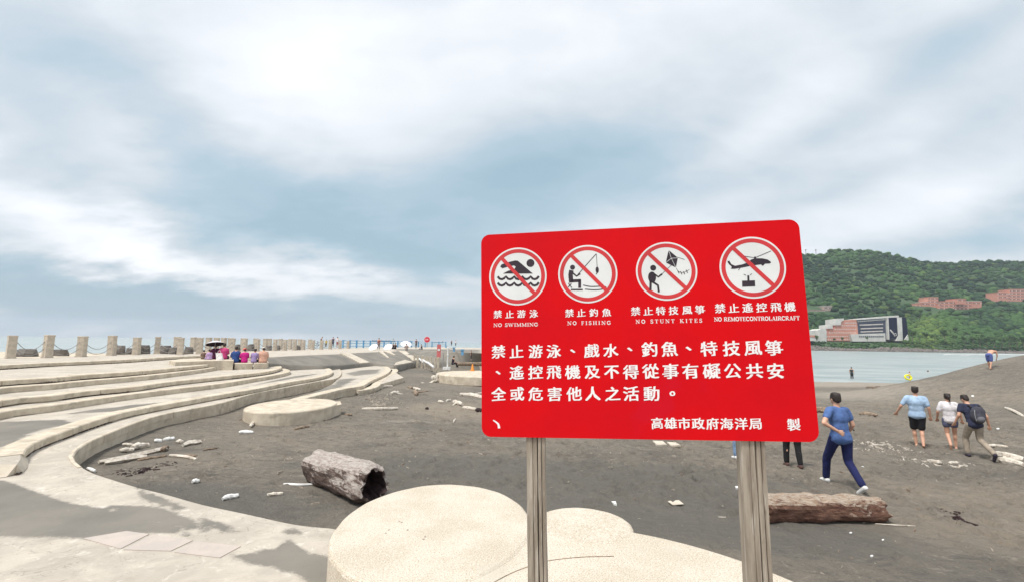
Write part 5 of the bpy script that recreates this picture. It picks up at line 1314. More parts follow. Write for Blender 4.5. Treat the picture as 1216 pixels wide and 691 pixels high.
for a, b_ in (((-.5,0,.35),(-.12,0,.35)),((-.12,0,.35),(-.25,0,.85)),((-.5,0,.35),(-.22,0,.75)),((-.12,0,.35),(.33,0,.78)),((-.22,0,.75),(.33,0,.82)),((.5,0,.35),(.30,0,.95))): tube(bm, [a, b_], .022, 6)
mesh('frame', bm, M['black_print'], bk_)
bm = bmesh.new(); tube(bm, [(.30,-.25,.97),(.30,.25,.97)], .018, 6); mesh('handlebar', bm, M['black_print'], bk_)
bm = bmesh.new(); ball(bm, (-.25,0,.9), (.13,.07,.04)); mesh('saddle', bm, M['black_print'], bk_)
# sitters and sunshades on the bank
stander(449.5, 415.4, 'person in a red-brown top standing beside the small white sunshade on the bank', (.30,.12,.10), (.25,.2,.2), R(20), h=1.5)
umbrella(at(445.5, 415.6, 1.62), .55, 'small white sunshade standing on the bank beside the red-brown top', (.7,.7,.7), (.86,.86,.86), h=.75, tilt=(R(42), R(-20)))
umbrella(at(462, 414.4, 1.62), .62, 'white sunshade lying low on the promenade beside two dark sitters', (.7,.7,.7), (.86,.86,.86), h=.65, tilt=(R(45), R(-15)))
person('left of two dark-clad sitters beside the low white sunshade', at(466.3, 414, 1.62), R(-10), base=SIT, voxel=.03, top=(.02,.02,.03), bot=(.02,.02,.02))
person('right of two dark-clad sitters beside the low white sunshade', at(469.2, 414, 1.62), R(15), base=SIT, voxel=.03, top=(.015,.02,.03), bot=(.02,.02,.02))
umbrella(at(481.5, 414.8, 1.62), .75, 'round white parasol farther right on the bank over a seated person', (.6,.6,.6), (.85,.85,.86), h=1.15, tilt=(R(28), R(12)))
person('person in brownish clothes seated under the round white parasol', at(482.5, 415.4, 1.62), R(10), base=SIT, voxel=.03, top=(.35,.28,.25), bot=(.3,.25,.22))
stander(494, 413.6, 'dark-clad person standing on the promenade left of the round red sign', (.10,.09,.12), (.10,.09,.10), R(30), h=1.55)
person('person lying back on the pavement right of the standing dark one', at(501, 414.6, 1.62), R(80), base=SIT, voxel=.03, top=(.05,.05,.06), bot=(.5,.5,.5), h=1.5)
stander(536, 410.6, 'person in black standing at the far end of the blue railing', (.03,.03,.04), (.05,.05,.08), R(30))
stander(541, 411.0, 'person in white standing at the far end of the blue railing', (.75,.75,.76), (.10,.10,.14), R(-30))
person('person in black crouching on the sand near the white pole', at(537.4, 432.6, .50), R(-60), base=SIT, voxel=.03, top=(.02,.015,.03), bot=(.02,.02,.03), h=1.75)
stander(559.5, 427, 'person in grey sitting far off by the pink tarpaulin', (.10,.10,.10), (.10,.09,.10), R(60), h=1.0, z=.9)

# ================================================================== FAR SMALL THINGS
rl = empty('blue_railing', at(470, 412.2, 1.6), 'bright blue metal railing running along the seaward end of the promenade', 'railing'); o0 = rl.location.copy()
RW = [at(x, float(np.interp(x, [405,440,470,500,528], [413.2,412.6,412.2,412.0,411.9])), 1.6) for x in np.arange(407, 530, 8.15)]
for i, p in enumerate(RW):
    bm = bmesh.new(); box(bm, -.10, .10, -.10, .10, 0, 1.12); box(bm, -.17, .17, -.15, .15, 1.12, 1.20); mesh('post', bm, M['blue_rail'], rl, loc=p-o0)
for h in (.30, .72, 1.10):
    bm = bmesh.new(); tube(bm, [p-o0+Vector((0, .02, h)) for p in RW], .045, 6); mesh('rail', bm, M['blue_rail'], rl)
for i, (x, y, d) in enumerate([(529.5,412.8,'farthest'),(539,417.2,'middle'),(549,421.3,'nearest')]):
    p = at(x, y, 1.6); bm = bmesh.new(); box(bm, -.11, .11, -.11, .11, 0, .42); box(bm, -.16, .16, -.16, .16, .42, .52); o_ = mesh('blue_bollard', bm, M['blue_rail'], loc=p); tag(o_, d+' of three short blue bollards stepping down from the railing', 'bollard')
bm = bmesh.new(); o0 = at(539, 417.2, 1.6); PP = [at(*q, 1.6)-o0+Vector((0, 0, .38)) for q in ((529.5,412.8),(539,417.2),(549,421.3))]
tube(bm, spline([PP[0], PP[0].lerp(PP[1], .5)-Vector((0,0,.12)), PP[1], PP[1].lerp(PP[2], .5)-Vector((0,0,.12)), PP[2]], 4), .04, 5); tag(mesh('rope', bm, M['chain'], loc=o0), 'dark rope hung through the three short blue bollards', 'rope')
# round red sign
e_ = empty('round_sign', at(507, 412.4, 1.6), 'small round red sign with pale lettering on a thin pole by the railing', 'sign'); Yd = e_.location.y; k = Yd/F
bm = bmesh.new(); tube(bm, [(0,0,0),(0,0,1.3)], .06, 6); mesh('pole', bm, M['metal_grey'], e_)
bm = bmesh.new(); tube(bm, [(0,-.08,1.55),(0,-.14,1.55)], .62, 24); mesh('rim', bm, cloth('sign_pink', (.75,.55,.56), .9), e_)
bm = bmesh.new(); tube(bm, [(0,-.15,1.55),(0,-.17,1.55)], .52, 24); mesh('face', bm, cloth('sign_red', (.60,.03,.06), .9), e_)
bm = bmesh.new()
for x in (-.2, .12): box(bm, x-.10, x+.10, -.19, -.175, 1.42, 1.70)
mesh('lettering', bm, cloth('sign_pale', (.8,.5,.5), .9), e_)
# row of concrete stubs on the beach with a slack white board rail
ST = [(491.5,431.4,11.0),(495.5,432.2,10.5),(501,433.2,11.2),(505,434,11),(508.5,434.8,11.5),(512.2,435.6,12),(516.2,436.6,12.5),(520.2,437.6,13.5)]
pr_ = None
for i, (x, y, hp) in enumerate(ST):
    p = at(x, y, .45); hh = hp/F*p.y; 
    bm = bmesh.new(); w_ = .085; 
    vs_ = box(bm, -w_, w_, -w_, w_, -.3, hh-.05); box(bm, -w_*.8, w_*.8, -w_*.8, w_*.8, hh-.05, hh)
    o_ = mesh('beach_post', bm, M['kerb'], loc=p); o_.rotation_euler = (0, R(rnd.uniform(-4, 4)), R(20)); tag(o_, 'slender concrete post on the beach, %s from the left in its short row' % ORD[i], 'post', 'posts in the short row on the beach')
for (a, b_, lb) in (((497,425),(503,430),'upper left'),((502,427),(510,432),'middle'),((508,430),(515,435.5),'lower right')):
    p0, p1 = at(*a, .95), at(*b_, .75); o0 = (p0+p1)/2; bm = bmesh.new(); tube(bm, [p0-o0, p1-o0], .09, 6); tag(mesh('white_board', bm, M['white_paint'], loc=o0), lb+' white board slung slanting between the beach posts', 'board')
p = at(520.5, 436.5, .5); e_ = empty('marker_pole', p, 'pole with a red and white upper half at the near end of the beach posts', 'pole')
bm = bmesh.new(); tube(bm, [(0,0,-.2),(0,0,.95)], .07, 8); mesh('lower_pole', bm, M['kerb'], e_)
bm = bmesh.new(); box(bm, -.16, .16, -.05, .05, .9, 2.0); mesh('red_panel', bm, cloth('panel_red', (.62,.16,.16), .9), e_)
bm = bmesh.new(); box(bm, -.10, .10, -.07, -.055, 1.45, 1.62); mesh('pale_band', bm, M['white_paint'], e_)
p = at(531.2, 438.5, .45); e_ = empty('white_pole', p, 'thin white pole with a base standing on the sand left of the crouching person', 'pole')
bm = bmesh.new(); tube(bm, [(0,0,-.2),(0,0,1.75)], .06, 8); ball(bm, (0,0,1.2), .10, 1); ball(bm, (0,0,1.75), .09, 1); mesh('shaft', bm, M['white_paint'], e_)
bm = bmesh.new(); box(bm, -.35, .25, -.2, .2, 0, .22); mesh('foot', bm, M['white_paint'], e_)
p = at(526, 436.5, .45); bm = bmesh.new(); tube(bm, [(0,0,-.2),(0,0,1.35)], .035, 6); tag(mesh('thin_pole', bm, M['metal_grey'], loc=p), 'thin grey pole between the red-topped and the white pole', 'pole')
p = at(561, 440, .62); e_ = empty('traffic_cone', p, 'orange cone standing on the far round seat beside the sign edge', 'cone')
bm = bmesh.new(); tube(bm, [(0,0,.02),(0,0,.5)], [.13, .04], 12); mesh('cone', bm, cloth('cone_orange', (.80,.30,.06), .9), e_); bm = bmesh.new(); box(bm, -.18, .18, -.18, .18, 0, .03); mesh('base', bm, cloth('cone_base', (.80,.30,.06), .9), e_)
# pink tarpaulin heap
p = at(554, 422.5, .95); bm = bmesh.new(); N_ = 22
vv = [[bm.verts.new((x*1.6, y*1.2, max(0, .55*(1-x*x)*(1-y*y)*(1+.5*mnoise.noise(Vector((x*2.2, y*2.2, 3))))))) for x in np.linspace(-1, 1, N_)] for y in np.linspace(-1, 1, N_)]
for j in range(N_-1):
    for i in range(N_-1): bm.faces.new((vv[j][i], vv[j][i+1], vv[j+1][i+1], vv[j+1][i]))
tag(mesh('tarpaulin', bm, cloth('tarp_pink', (.78,.36,.40), .85), smooth=True, loc=p), 'pink tarpaulin spread over something low beside the sign edge', 'tarpaulin')
log_obj('driftwood_log', at(543, 433.5, .50), at(582, 433.5, .50), .16, .2, M['drift_brown'], 'long dark trunk lying across the beach just beyond the far round seat', None, seed=9, n=14, seg=12)

# ================================================================== THE FAR SHORE
def fol(name, c1, c2, bump=.8):
    m = bpy.data.materials.new(name); m.use_nodes = True; t = NT(m.node_tree)
    ge = t.n('ShaderNodeNewGeometry'); v = ge.outputs['Position']; b = t.n('ShaderNodeBsdfPrincipled'); o = t.n('ShaderNodeOutputMaterial'); t.l(b.outputs[0], o.inputs[0])
    b.inputs['Roughness'].default_value = .9; b.inputs['Specular IOR Level'].default_value = .15
    at_ = t.n('ShaderNodeAttribute', attribute_name='tone'); sp_ = t.n('ShaderNodeSeparateColor'); t.l(at_.outputs['Color'], sp_.inputs[0])
    c = t.mix(sp_.outputs[0], c1, c2)
    c = t.mix(t.m('MULTIPLY', sp_.outputs[1], .8), c, (.17,.24,.055))
    c = t.mix(t.m('MULTIPLY', t.step(t.noise(v, .55, 4, .7), .45, .65), .45), c, (.022,.048,.020))
    t.l(c, b.inputs['Base Color'])
    bn = t.n('ShaderNodeBump'); bn.inputs['Strength'].default_value = bump; bn.inputs['Distance'].default_value = 1.2
    t.l(t.noise(v, .8, 5, .7), bn.inputs['Height']); t.l(bn.outputs[0], b.inputs['Normal']); return m
M['forest'] = fol('forest_foliage', (.011,.034,.018), (.055,.118,.034))
M['understory'] = mat('hill_undergrowth', (.035,.075,.030), (.055,.10,.04), .03, .95, .5, .3, bdist=2)
M['leaf'] = mat('tree_leaf', (.055,.12,.035), (.095,.18,.05), .4, .85)
M['trunk'] = mat('tree_bark', (.16,.12,.09), (.10,.08,.06), 1, .9)
M['brick'] = mat('red_brick_wall', (.58,.27,.20), (.50,.22,.165), .25, .9)
M['white_wall'] = mat('white_render', (.62,.61,.57), (.52,.51,.48), .15, .85)
M['grey_wall'] = mat('blue_grey_cladding', (.085,.095,.14), (.06,.07,.11), .2, .8, spec=.1)
M['navy'] = mat('navy_cladding', (.006,.008,.035), (.005,.006,.028), .2, .9, spec=.05)
M['glass'] = mat('dark_window_glass', (.05,.06,.08), (.09,.10,.12), .5, .15)
M['pale_glass'] = mat('pale_window', (.66,.62,.58), (.5,.46,.43), .5, .5)
M['shore_rock'] = mat('shore_rock', (.20,.175,.155), (.10,.09,.085), .4, .95, .6, 2, bdist=.3)
RID = [(300,404),(520,407),(620,402),(700,385),(800,345),(880,312),(940,301),(956,300),(982,299),(986,295),(1007,293.8),(1037,296),(1060,300.5),(1083.5,304.7),(1111,310),(1137,310),(1155,307.5),(1167,309),(1185,306.6),(1197,308),(1216,308),(1290,300),(1420,312),(1600,345),(2000,405)]
RX = np.array([a for a, b_ in RID], float); RZ = np.array([atY(a, b_, 1100).z for a, b_ in RID]); RU = np.array([atY(a, b_, 1100).x/1100 for a, b_ in RID])
Y0, Y1 = 622., 1100.
def hillz(X, Y):
    X = np.asarray(X, float); Y = np.asarray(Y, float)
    zr = np.interp(X/np.maximum(Y, 1), RU, RZ)-8; zr = np.maximum(zr, -1)
    sh = Y0+10*fbm(X, X*0, .008, 3, 4)
    k1 = sstep(sh, sh+38, Y); t_ = np.clip((Y-660)/(Y1-660), 0, 1)
    spur = 1+.16*fbm(X, Y, .006, 4, 8)*np.sin(t_*math.pi)
    low = np.minimum(12, np.maximum(zr*.5, 0))
    z = -2+k1*(2+low)+np.maximum(zr-low, 0)*(t_**1.12)*spur
    z = np.where(Y > Y1, z-(Y-Y1)*.35, z)
    return np.where(zr <= 0, -3, z)
hx_ = np.linspace(-250, 2300, 320); hy_ = np.concatenate([np.linspace(600, 680, 30), np.linspace(688, 1100, 90), np.linspace(1115, 1500, 14)])
HX, HY = np.meshgrid(hx_, hy_); HZ = hillz(HX, HY); nx, ny = len(hx_), len(hy_)
V = np.stack([HX.ravel(), HY.ravel(), HZ.ravel()], 1); idx = np.arange(nx*ny).reshape(ny, nx)
Fq = np.stack([idx[:-1, :-1].ravel(), idx[:-1, 1:].ravel(), idx[1:, 1:].ravel(), idx[1:, :-1].ravel()], 1)
def npmesh(name, V, Fc, m, tone=None, smooth=False):
    me = bpy.data.meshes.new(name); k = Fc.shape[1]
    me.vertices.add(len(V)); me.vertices.foreach_set('co', V.astype(np.float32).ravel()); me.loops.add(Fc.size); me.loops.foreach_set('vertex_index', Fc.ravel().astype(np.int32))
    me.polygons.add(len(Fc)); me.polygons.foreach_set('loop_start', np.arange(0, Fc.size, k).astype(np.int32)); me.polygons.foreach_set('loop_total', np.full(len(Fc), k, np.int32)); me.update(calc_edges=True)
    if tone is not None:
        ca = me.color_attributes.new('tone', 'FLOAT_COLOR', 'POINT'); ca.data.foreach_set('color', tone.astype(np.float32).ravel())
    return link(name, me, m, smooth=smooth)
tag(npmesh('wooded_hill', V, Fq, M['understory'], smooth=True), kind='structure')
def ico(sub):
    bm = bmesh.new(); bmesh.ops.create_icosphere(bm, subdivisions=sub, radius=1); bm.verts.ensure_lookup_table()
    v_ = np.array([v.co[:] for v in bm.verts]); f_ = np.array([[w.index for w in f.verts] for f in bm.faces]); bm.free(); return v_, f_
def hill_hit(px, py):
    d = ray(px, py); k = np.linspace(600, 1300, 1400); z = CAMH+d.z*k-hillz(d.x*k, d.y*k); i = int(np.argmax(z < 0)); k0 = k[i] if z[i] < 0 else 900; return EYE+d*float(k0)
KEEP = []                                # clearings for buildings: (pixel box, distance)
def crowns(name, n, rs, sub, yr, ur, seed, nvar=12, front=11):
    iv, if_ = ico(sub); r_ = np.random.RandomState(seed); var = []
    for k in range(nvar):
        q = iv.copy(); s = np.array([mnoise.fractal(Vector(p)*1.6+Vector((k*9, 0, 0)), .8, 2, 3) for p in q]); q = q*(1+.38*s)[:, None]*(1+.14*(r_.rand(len(q), 1)-.5)); var.append(q)
    Y = np.sqrt(r_.uniform(yr[0]**2, yr[1]**2, n)); X = Y*r_.uniform(ur[0], ur[1], n); zb = hillz(X, Y); bk_z = -.7+5.2*(Y-612)/36; zb = np.where(Y < 647, np.maximum(zb, bk_z), zb); ok = zb > 2.0
    X, Y, zb = X[ok], Y[ok], zb[ok]
    keep = np.ones(len(X), bool)
    for (x0, x1, yn, yf, top) in KEEP:
        keep &= ~((X > x0-1) & (X < x1+1) & (Y > (652 if rs[1] < 3 else max(yn-front, 645))) & (Y < yf-6))
    X, Y, zb = X[keep], Y[keep], zb[keep]; n = len(X)
    rad = rs[0]+(rs[1]-rs[0])*r_.rand(n)**1.5; VV = []; FF = []; TT = []
    tone = np.clip(.5+1.5*fbm(X, Y, .018, 4, 31)+r_.normal(0, .25, n), 0, 1)
    uu = X/Y; yel = np.clip(1.3*np.exp(-(((uu-.905)/.045)**2+((Y-690)/70)**2))*(r_.rand(n)*.9+.1)+.5*(r_.rand(n) < .05), 0, 1)
    for i in range(n):
        q = var[r_.randint(nvar)]; a = r_.rand()*6.28; c_, s_ = math.cos(a), math.sin(a); R_ = rad[i]
        x = (q[:, 0]*c_-q[:, 1]*s_)*R_+X[i]; y = (q[:, 0]*s_+q[:, 1]*c_)*R_+Y[i]; z = q[:, 2]*R_*.72+zb[i]+R_*.45
        VV.append(np.stack([x, y, z], 1)); FF.append(if_+i*len(iv)); TT.append(np.tile([tone[i], yel[i], 0, 1], (len(iv), 1)))
    o_ = npmesh(name, np.concatenate(VV), np.concatenate(FF), M['forest'], np.concatenate(TT)); o_['kind'] = 'stuff'; return o_
# ---- buildings on the slope
def W3(q, Y): p = atY(q[0], q[1], Y); return (p.x, p.z)
def pxprism(parent, name, P, Y, dep, m_, o0):
    pts_ = [W3(q, Y) for q in P]; n = len(pts_)
    if poly_area(pts_) < 0: pts_ = pts_[::-1]
    bm = bmesh.new(); a = [bm.verts.new((x-o0.x, Y-o0.y, z-o0.z)) for x, z in pts_]; b_ = [bm.verts.new((x-o0.x, Y+dep-o0.y, z-o0.z)) for x, z in pts_]
    bm.faces.new(a); bm.faces.new(b_[::-1])
    for i in range(n): bm.faces.new((a[i], b_[i], b_[(i+1) % n], a[(i+1) % n]))
    return mesh(name, bm, m_, parent)
def rect(x0, y0, x1, y1): return [(x0, y0), (x1, y0), (x1, y1), (x0, y1)]
def clear(px0, px1, Y, dep): KEEP.append((atY(px0, 400, Y).x, atY(px1, 400, Y).x, Y, Y+dep, 0))
g_ = lambda x, y: (960+x/7.68, 340+y/7.68)
YB = 655.; o0 = atY(1025, 405, YB)
wb = empty('seaside_building', o0, 'long stepped white and brick building with dark navy end panels on the far shore', 'building')
G = lambda L: [g_(*q) for q in L]
pxprism(wb, 'brick_wing', G([(160,495),(160,405),(185,405),(185,382),(240,380),(240,350),(298,350),(300,318),(330,304),(442,300),(455,440),(400,495)]), YB+3, 26, M['brick'], o0)
for L in ([(85,500),(85,398),(118,384),(160,384),(166,405),(168,500)], [(180,384),(180,350),(220,346),(224,382)], [(240,352),(240,298),(322,289),(326,306),(300,318),(296,350)]): pxprism(wb, 'stair_tower', G(L), YB+1.5, 20, M['white_wall'], o0)
pxprism(wb, 'main_wall', G([(441,303),(724,286),(735,478),(690,478),(690,430),(456,430)]), YB+3.5, 26, M['grey_wall'], o0)
pxprism(wb, 'roof_slab', G([(436,297),(560,284),(822,262),(826,279),(725,286),(438,304)]), YB+1, 30, M['white_wall'], o0)
pxprism(wb, 'podium', G([(385,434),(700,424),(705,500),(400,500)]), YB-1, 12, M['white_wall'], o0)
pxprism(wb, 'frame_column', G([(722,284),(730,284),(740,482),(731,482)]), YB-.5, 12, M['white_wall'], o0)
pxprism(wb, 'navy_panel', G([(731,283),(809,280),(818,440),(795,476),(741,480)]), YB+.5, 24, M['navy'], o0)
pxprism(wb, 'white_bay', G([(810,282),(851,280),(862,494),(795,494),(819,452)]), YB-.2, 20, M['white_wall'], o0)
pxprism(wb, 'navy_panel', G([(852,281),(890,278),(911,432),(885,470),(863,494)]), YB+.5, 24, M['navy'], o0)
pxprism(wb, 'white_fin', G([(909,436),(916,498),(868,498)]), YB-.8, 10, M['white_wall'], o0)
for L in ([(741,394),(752,390),(770,412),(762,420)], [(764,408),(772,410),(780,432),(772,434)], [(776,428),(800,422),(806,446),(784,452)]): pxprism(wb, 'emblem', G(L), YB+.2, .25, M['white_wall'], o0)
pxprism(wb, 'emblem', G([(783,432),(797,429),(800,442),(787,445)]), YB+.1, .1, M['navy'], o0)
for (yy, x0, x1, n_) in ((330,335,440,6),(355,300,440,7),(388,235,440,10),(420,185,440,12),(453,140,430,14),(482,170,390,10)):
    for i in range(n_):
        x = x0+(x1-x0)*(i+.5)/n_; 
        if x < 165: continue
        pxprism(wb, 'window', G(rect(x-6, yy-4, x+5, yy+5)), YB+2.8, .3, M['pale_glass'], o0)
for j, (yy, x0, x1, n_) in enumerate(((318,450,716,15),(350,470,684,13),(383,480,684,12),(412,480,684,12))):
    sl = -.075
    for i in range(n_):
        x = x0+(x1-x0)*(i+.5)/n_; y_ = yy+(x-x0)*sl*(1 if j == 0 else .5)
        pxprism(wb, 'balcony', G(rect(x-6, y_-5, x+5, y_+5)), YB+2.2, 1.4, M['white_wall' if j == 0 else 'pale_glass'], o0)
    if j: pxprism(wb, 'floor_band', G([(455,yy+7),(686,yy+7+(686-x0)*sl*.5),(686,yy+13+(686-x0)*sl*.5),(455,yy+13)]), YB+2.9, .7, M['glass'], o0)
for i in range(13):
    x = 470+i*17.5; pxprism(wb, 'podium_window', G(rect(x-6, 447, x+5, 462)), YB-1.25, .3, M['glass'], o0)
clear(970, 1080, YB-10, 45)
def campus(name, label, boxes, m_, Yoff, conv, dep=22, roofs=(), wl=3):
    x0 = min(b_[0] for b_ in boxes); x1 = max(b_[2] for b_ in boxes); yb = max(b_[3] for b_ in boxes)
    pa = conv((x0+x1)/2, yb-(yb-min(b_[1] for b_ in boxes))*.15); g = hill_hit(*pa); Y = g.y+Yoff; o0 = atY(pa[0], pa[1], Y)
    e_ = empty(name, o0, label, 'building')
    for i, (a, b_, c_, d_) in enumerate(boxes):
        P0 = conv(a, b_); P1 = conv(c_, d_); off = (i % 3)*2.2
        pxprism(e_, 'wall', rect(P0[0], P0[1], P1[0], P1[1]+3), Y+off, dep, m_, o0)
        pxprism(e_, 'roof', rect(P0[0]-.12, P0[1]-.45, P1[0]+.12, P1[1]*0+P0[1]-.02), Y+off-.4, dep+.8, M['white_wall'] if i % 2 else m_, o0)
        nw = max(2, int((P1[0]-P0[0])/1.6)); nr_ = max(1, int((P1[1]-P0[1])/3.2))
        for r_ in range(nr_):
            for k in range(nw):
                cx_ = P0[0]+(P1[0]-P0[0])*(k+.5)/nw; cy_ = P0[1]+(P1[1]-P0[1])*(r_+.5)/nr_
                pxprism(e_, 'window', rect(cx_-.42, cy_-.55, cx_+.42, cy_+.6), Y+off-.25, .25, M['glass'] if (k+i) % 3 else M['pale_glass'], o0)
    cp0 = conv(x0, yb); cp1 = conv(x1, yb); clear(cp0[0], cp1[0], Y-2, dep+10); return e_
h_ = lambda x, y: (1070+x/7.27, 330+y/7.27)
campus('campus_building', 'red brick complex of low blocks and a tower on the green slope above the shore', [(88,222,182,262),(176,210,240,288),(236,166,322,292),(322,214,346,280),(342,202,458,298),(455,200,622,276),(482,180,562,204),(618,200,696,236)], M['brick'], 4, h_)
campus('campus_building', 'tall red brick block cut by the right edge of the photo on the slope', [(832,126,922,180),(918,140,945,238),(942,100,1120,242)], M['brick'], 4, h_)
M['faded'] = mat('faded_pink_wall', (.42,.32,.28), (.36,.27,.24), .25, .9)
campus('campus_building', 'faded pinkish block beside the right edge of the red sign on the slope', [(-120,214,152,246),(146,178,216,244)], M['faded'], 4, g_)
pxprism(empty('red_roofed_hut', atY(966, 403, 640), 'low white hut with a reddish roof left of the stepped white building', 'hut'), 'wall', rect(955, 399.8, 971, 404.5), 640, 12, M['white_wall'], atY(966, 403, 640))
hut = [o for o in bpy.data.objects if o.name == 'red_roofed_hut'][0]; pxprism(hut, 'roof', [(954,400),(957,397.6),(970,397.8),(972,400)], 639.5, 13, M['brick'], atY(966, 403, 640))
# ---- woods
crowns('forest_canopy', 7600, (3.4, 7.4), 1, (720, 1120), (.10, 1.5), 5)
crowns('forest_canopy', 5600, (2.2, 5.6), 1, (652, 760), (.2, 1.45), 6)
crowns('shore_bushes', 2600, (1.0, 2.3), 1, (634, 662), (.25, 1.4), 7)
# ---- rocks along the water
iv, if_ = ico(1); r_ = np.random.RandomState(9); VV = []; FF = []
for i in range(1500):
    y = r_.uniform(610, 640); x = y*(r_.uniform(.55, 1.03) if r_.rand() < .8 else r_.uniform(.2, 1.4)); s = r_.uniform(.7, 2.4)
    q = iv*(1+.5*(r_.rand(len(iv), 1)-.5)); z = float(max(hillz(x, y), -1.2)); z = -.9+ (y-610)/30*5.5*(.75+.25*math.sin(x*.05)) if y < 640 else z
    VV.append(q*s*np.array([1.2, 1, .8])+np.array([x, y, z])); FF.append(if_+i*len(iv))
o_ = npmesh('shore_rocks', np.concatenate(VV), np.concatenate(FF), M['shore_rock']); o_['kind'] = 'stuff'
rb = bmesh.new(); prism(rb, [(150, 612), (1400, 612), (1400, 648), (150, 648)], -3, -1+.3); 
for v_ in rb.verts:
    if v_.co.y > 640: v_.co.z += 5.2 if v_.co.z > -1 else 0
tag(mesh('shore_bank', rb, M['shore_rock']), kind='structure')
# ---- single trees on the far shore
def leaf_crown(seed, hgt, wid):
    r2 = random.Random(seed); vs = []; fs = []
    cl_ = [(r2.uniform(-.6, .6)*wid, r2.uniform(-.6, .6)*wid, hgt*r2.uniform(.45, .92), r2.uniform(.28, .5)*wid) for _ in range(9)]
    for (x, y, z, r_) in cl_:
        for k in range(95):
            d = Vector((r2.gauss(0, 1), r2.gauss(0, 1), r2.gauss(0, .8))).normalized()*r_*r2.uniform(.6, 1.05); s = r2.uniform(.35, .8)
            a = Vector((r2.uniform(-1, 1), r2.uniform(-1, 1), r2.uniform(-1, 1))).normalized(); b_ = a.orthogonal().normalized(); b0 = len(vs); c0 = Vector((x, y, z))+d
            vs += [c0+a*s, c0+b_*s*.6, c0-a*s, c0-b_*s*.6]; fs.append((b0, b0+1, b0+2, b0+3))
    me = bpy.data.meshes.new('crown'); me.from_pydata([tuple(v_) for v_ in vs], [], fs); me.materials.append(M['leaf']); return me, cl_
protos = []
for sd_ in range(4):
    hgt, wid = 9+sd_*1.2, 3.6+.4*sd_; cm, cl_ = leaf_crown(sd_, hgt, wid); bm = bmesh.new(); tube(bm, [(0,0,-1),(0,0,hgt*.35),(.2,.1,hgt*.7)], [.35,.25,.1], 7)
    for c_ in cl_[:4]: tube(bm, [(0,0,hgt*.3), (c_[0]*.5,c_[1]*.5,c_[2]*.75), (c_[0],c_[1],c_[2])], [.16,.1,.04], 5)
    tm = bpy.data.meshes.new('trunk'); bm.to_mesh(tm); bm.free(); tm.materials.append(M['trunk']); protos.append((cm, tm))
TL = [(1030,404.5,636,.45),(1000,405,636,.4),(991,405.5,636,.35),(1084,403.5,640,.8),(1092,404.5,638,.7),(1100,404,642,.9),(1110,404.5,640,.7),(1122,404,644,.85),(1133,405,640,.7),(1146,407,636,.8),(1156,409.5,632,.95),(1164,411,630,1.0),(1172,411,630,.95),(1181,411.5,630,1.05),(1190,411,632,1.0),(1199,411.5,630,1.0),(1208,411.5,632,1.1),(1216,411.5,632,1.0),(1226,411,632,1.1),(970,405,640,.5)]
for i, (px, py, Y, s) in enumerate(TL):
    p = atY(px, py, Y); e_ = empty('shore_tree', p, 'leafy round-crowned tree on the far shore, %s from the left along the rocks' % ORD[sorted(q[0] for q in TL).index(px)], 'tree', 'trees along the far shore', rz=i*1.3); e_.scale = (s*1.35,)*3
    cm, tm = protos[i % 4]; link('crown', cm, None, e_); link('trunk', tm, None, e_)
# masts on the ridge
for px, lb in ((957, 'left of two thin masts on the ridge beside the sign edge'), (969, 'right of two thin masts on the ridge beside the sign edge')):
    p = atY(px, 301, 1095); e_ = empty('ridge_mast', p, lb, 'mast'); bm = bmesh.new(); tube(bm, [(0,0,-6),(0,0,9)], [.9,.5], 6); mesh('mast', bm, M['metal_grey'], e_); bm = bmesh.new(); ball(bm, (0,0,8), 2.0, 1); mesh('dish', bm, M['metal_grey'], e_)
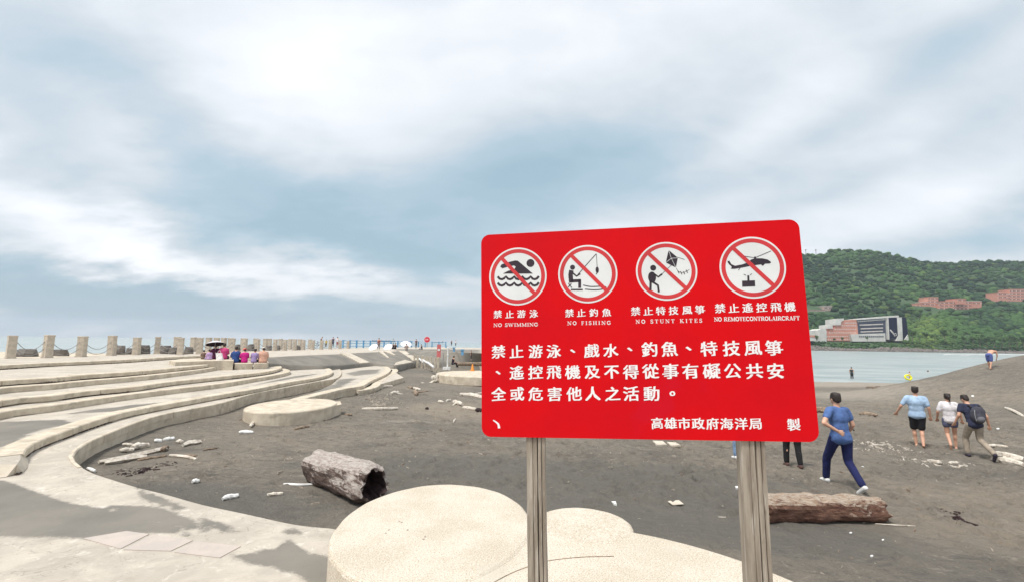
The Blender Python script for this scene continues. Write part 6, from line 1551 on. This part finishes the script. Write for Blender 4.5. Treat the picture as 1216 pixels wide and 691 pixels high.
# ---- ships on the horizon
def ship(label, x0, x1, Y, hc, hh=.0, up='r'):
    a = atY(x0, 404, Y); b_ = atY(x1, 404, Y); L = b_.x-a.x; o0 = Vector(((a.x+b_.x)/2, Y, -1)); e_ = empty('cargo_ship', o0, label, 'ship'); H = L*.055
    bm = bmesh.new(); n = 14; rows = []
    for i in range(n+1):
        s = i/n*2-1; w_ = L*.075*(1-abs(s)**5*.96); sheer = H*(1+.35*max(0, -s-.7)/.3+.1*max(0, s-.8)); bt = .85
        rows.append([bm.verts.new((s*L/2*(1.0), -w_, sheer)), bm.verts.new((s*L/2*.96, -w_*bt, -1)), bm.verts.new((s*L/2*.96, w_*bt, -1)), bm.verts.new((s*L/2, w_, sheer))])
    for i in range(n):
        for k in range(4): bm.faces.new((rows[i][k], rows[i][(k+1) % 4], rows[i+1][(k+1) % 4], rows[i+1][k]))
    bm.faces.new(rows[0]); bm.faces.new(rows[-1][::-1]); bmesh.ops.recalc_face_normals(bm, faces=bm.faces[:]); mesh('hull', bm, hc, e_)
    bm = bmesh.new(); box(bm, L*.34, L*.44, -L*.05, L*.05, H, H*2.1); mesh('superstructure', bm, hc if hh else M['white_wall'], e_)
    bm = bmesh.new(); box(bm, L*.38, L*.41, -L*.02, L*.02, H*2.1, H*2.7); mesh('funnel', bm, hc, e_)
    bm = bmesh.new(); box(bm, -L*.38, L*.30, -L*.055, L*.055, H*1.0, H*1.12); mesh('hatches', bm, hc, e_)
    for k in (-.3, -.1, .1, .25):
        bm = bmesh.new(); tube(bm, [(L*k,0,H*1.1),(L*k,0,H*1.75)], L*.006, 5); mesh('mast', bm, hc, e_)
hn = mat('hull_blue', (.035,.09,.15), (.03,.075,.13), .1); hn2 = mat('hull_pale', (.16,.24,.32), (.14,.21,.28), .1)
ship('long dark blue cargo ship on the horizon, leftmost of three', 441.5, 470, 2600, hn)
ship('pale blue ship on the horizon, middle of three', 476, 489, 3600, hn2, 1)
ship('blue ship on the horizon right of the round red sign', 514, 527, 3200, hn, 1)
# surf where the bay meets the far beach
bm = bmesh.new(); P = [(x, 420.3+.25*math.sin(x*.21)) for x in range(1120, 1300, 4)]
a = [bm.verts.new(at(x, y, -.93)) for x, y in P]; b_ = [bm.verts.new(at(x, y+.35+.25*abs(math.sin(x*.13)), -.93)) for x, y in P]
for i in range(len(P)-1): bm.faces.new((a[i], a[i+1], b_[i+1], b_[i]))
tag(mesh('surf', bm, M['white_paint']), kind='structure')
# ---- sea haze
m = bpy.data.materials.new('sea_haze'); m.use_nodes = True; t = NT(m.node_tree); pv = t.n('ShaderNodeVolumePrincipled'); o = t.n('ShaderNodeOutputMaterial'); t.l(pv.outputs[0], o.inputs['Volume'])
pv.inputs['Color'].default_value = (.80,.90,1,1); pv.inputs['Density'].default_value = .00012
bm = bmesh.new(); box(bm, -9600, 9600, -9600, 9600, -5.5, 330); hz_ = mesh('haze', bm, m); hz_['kind'] = 'stuff'
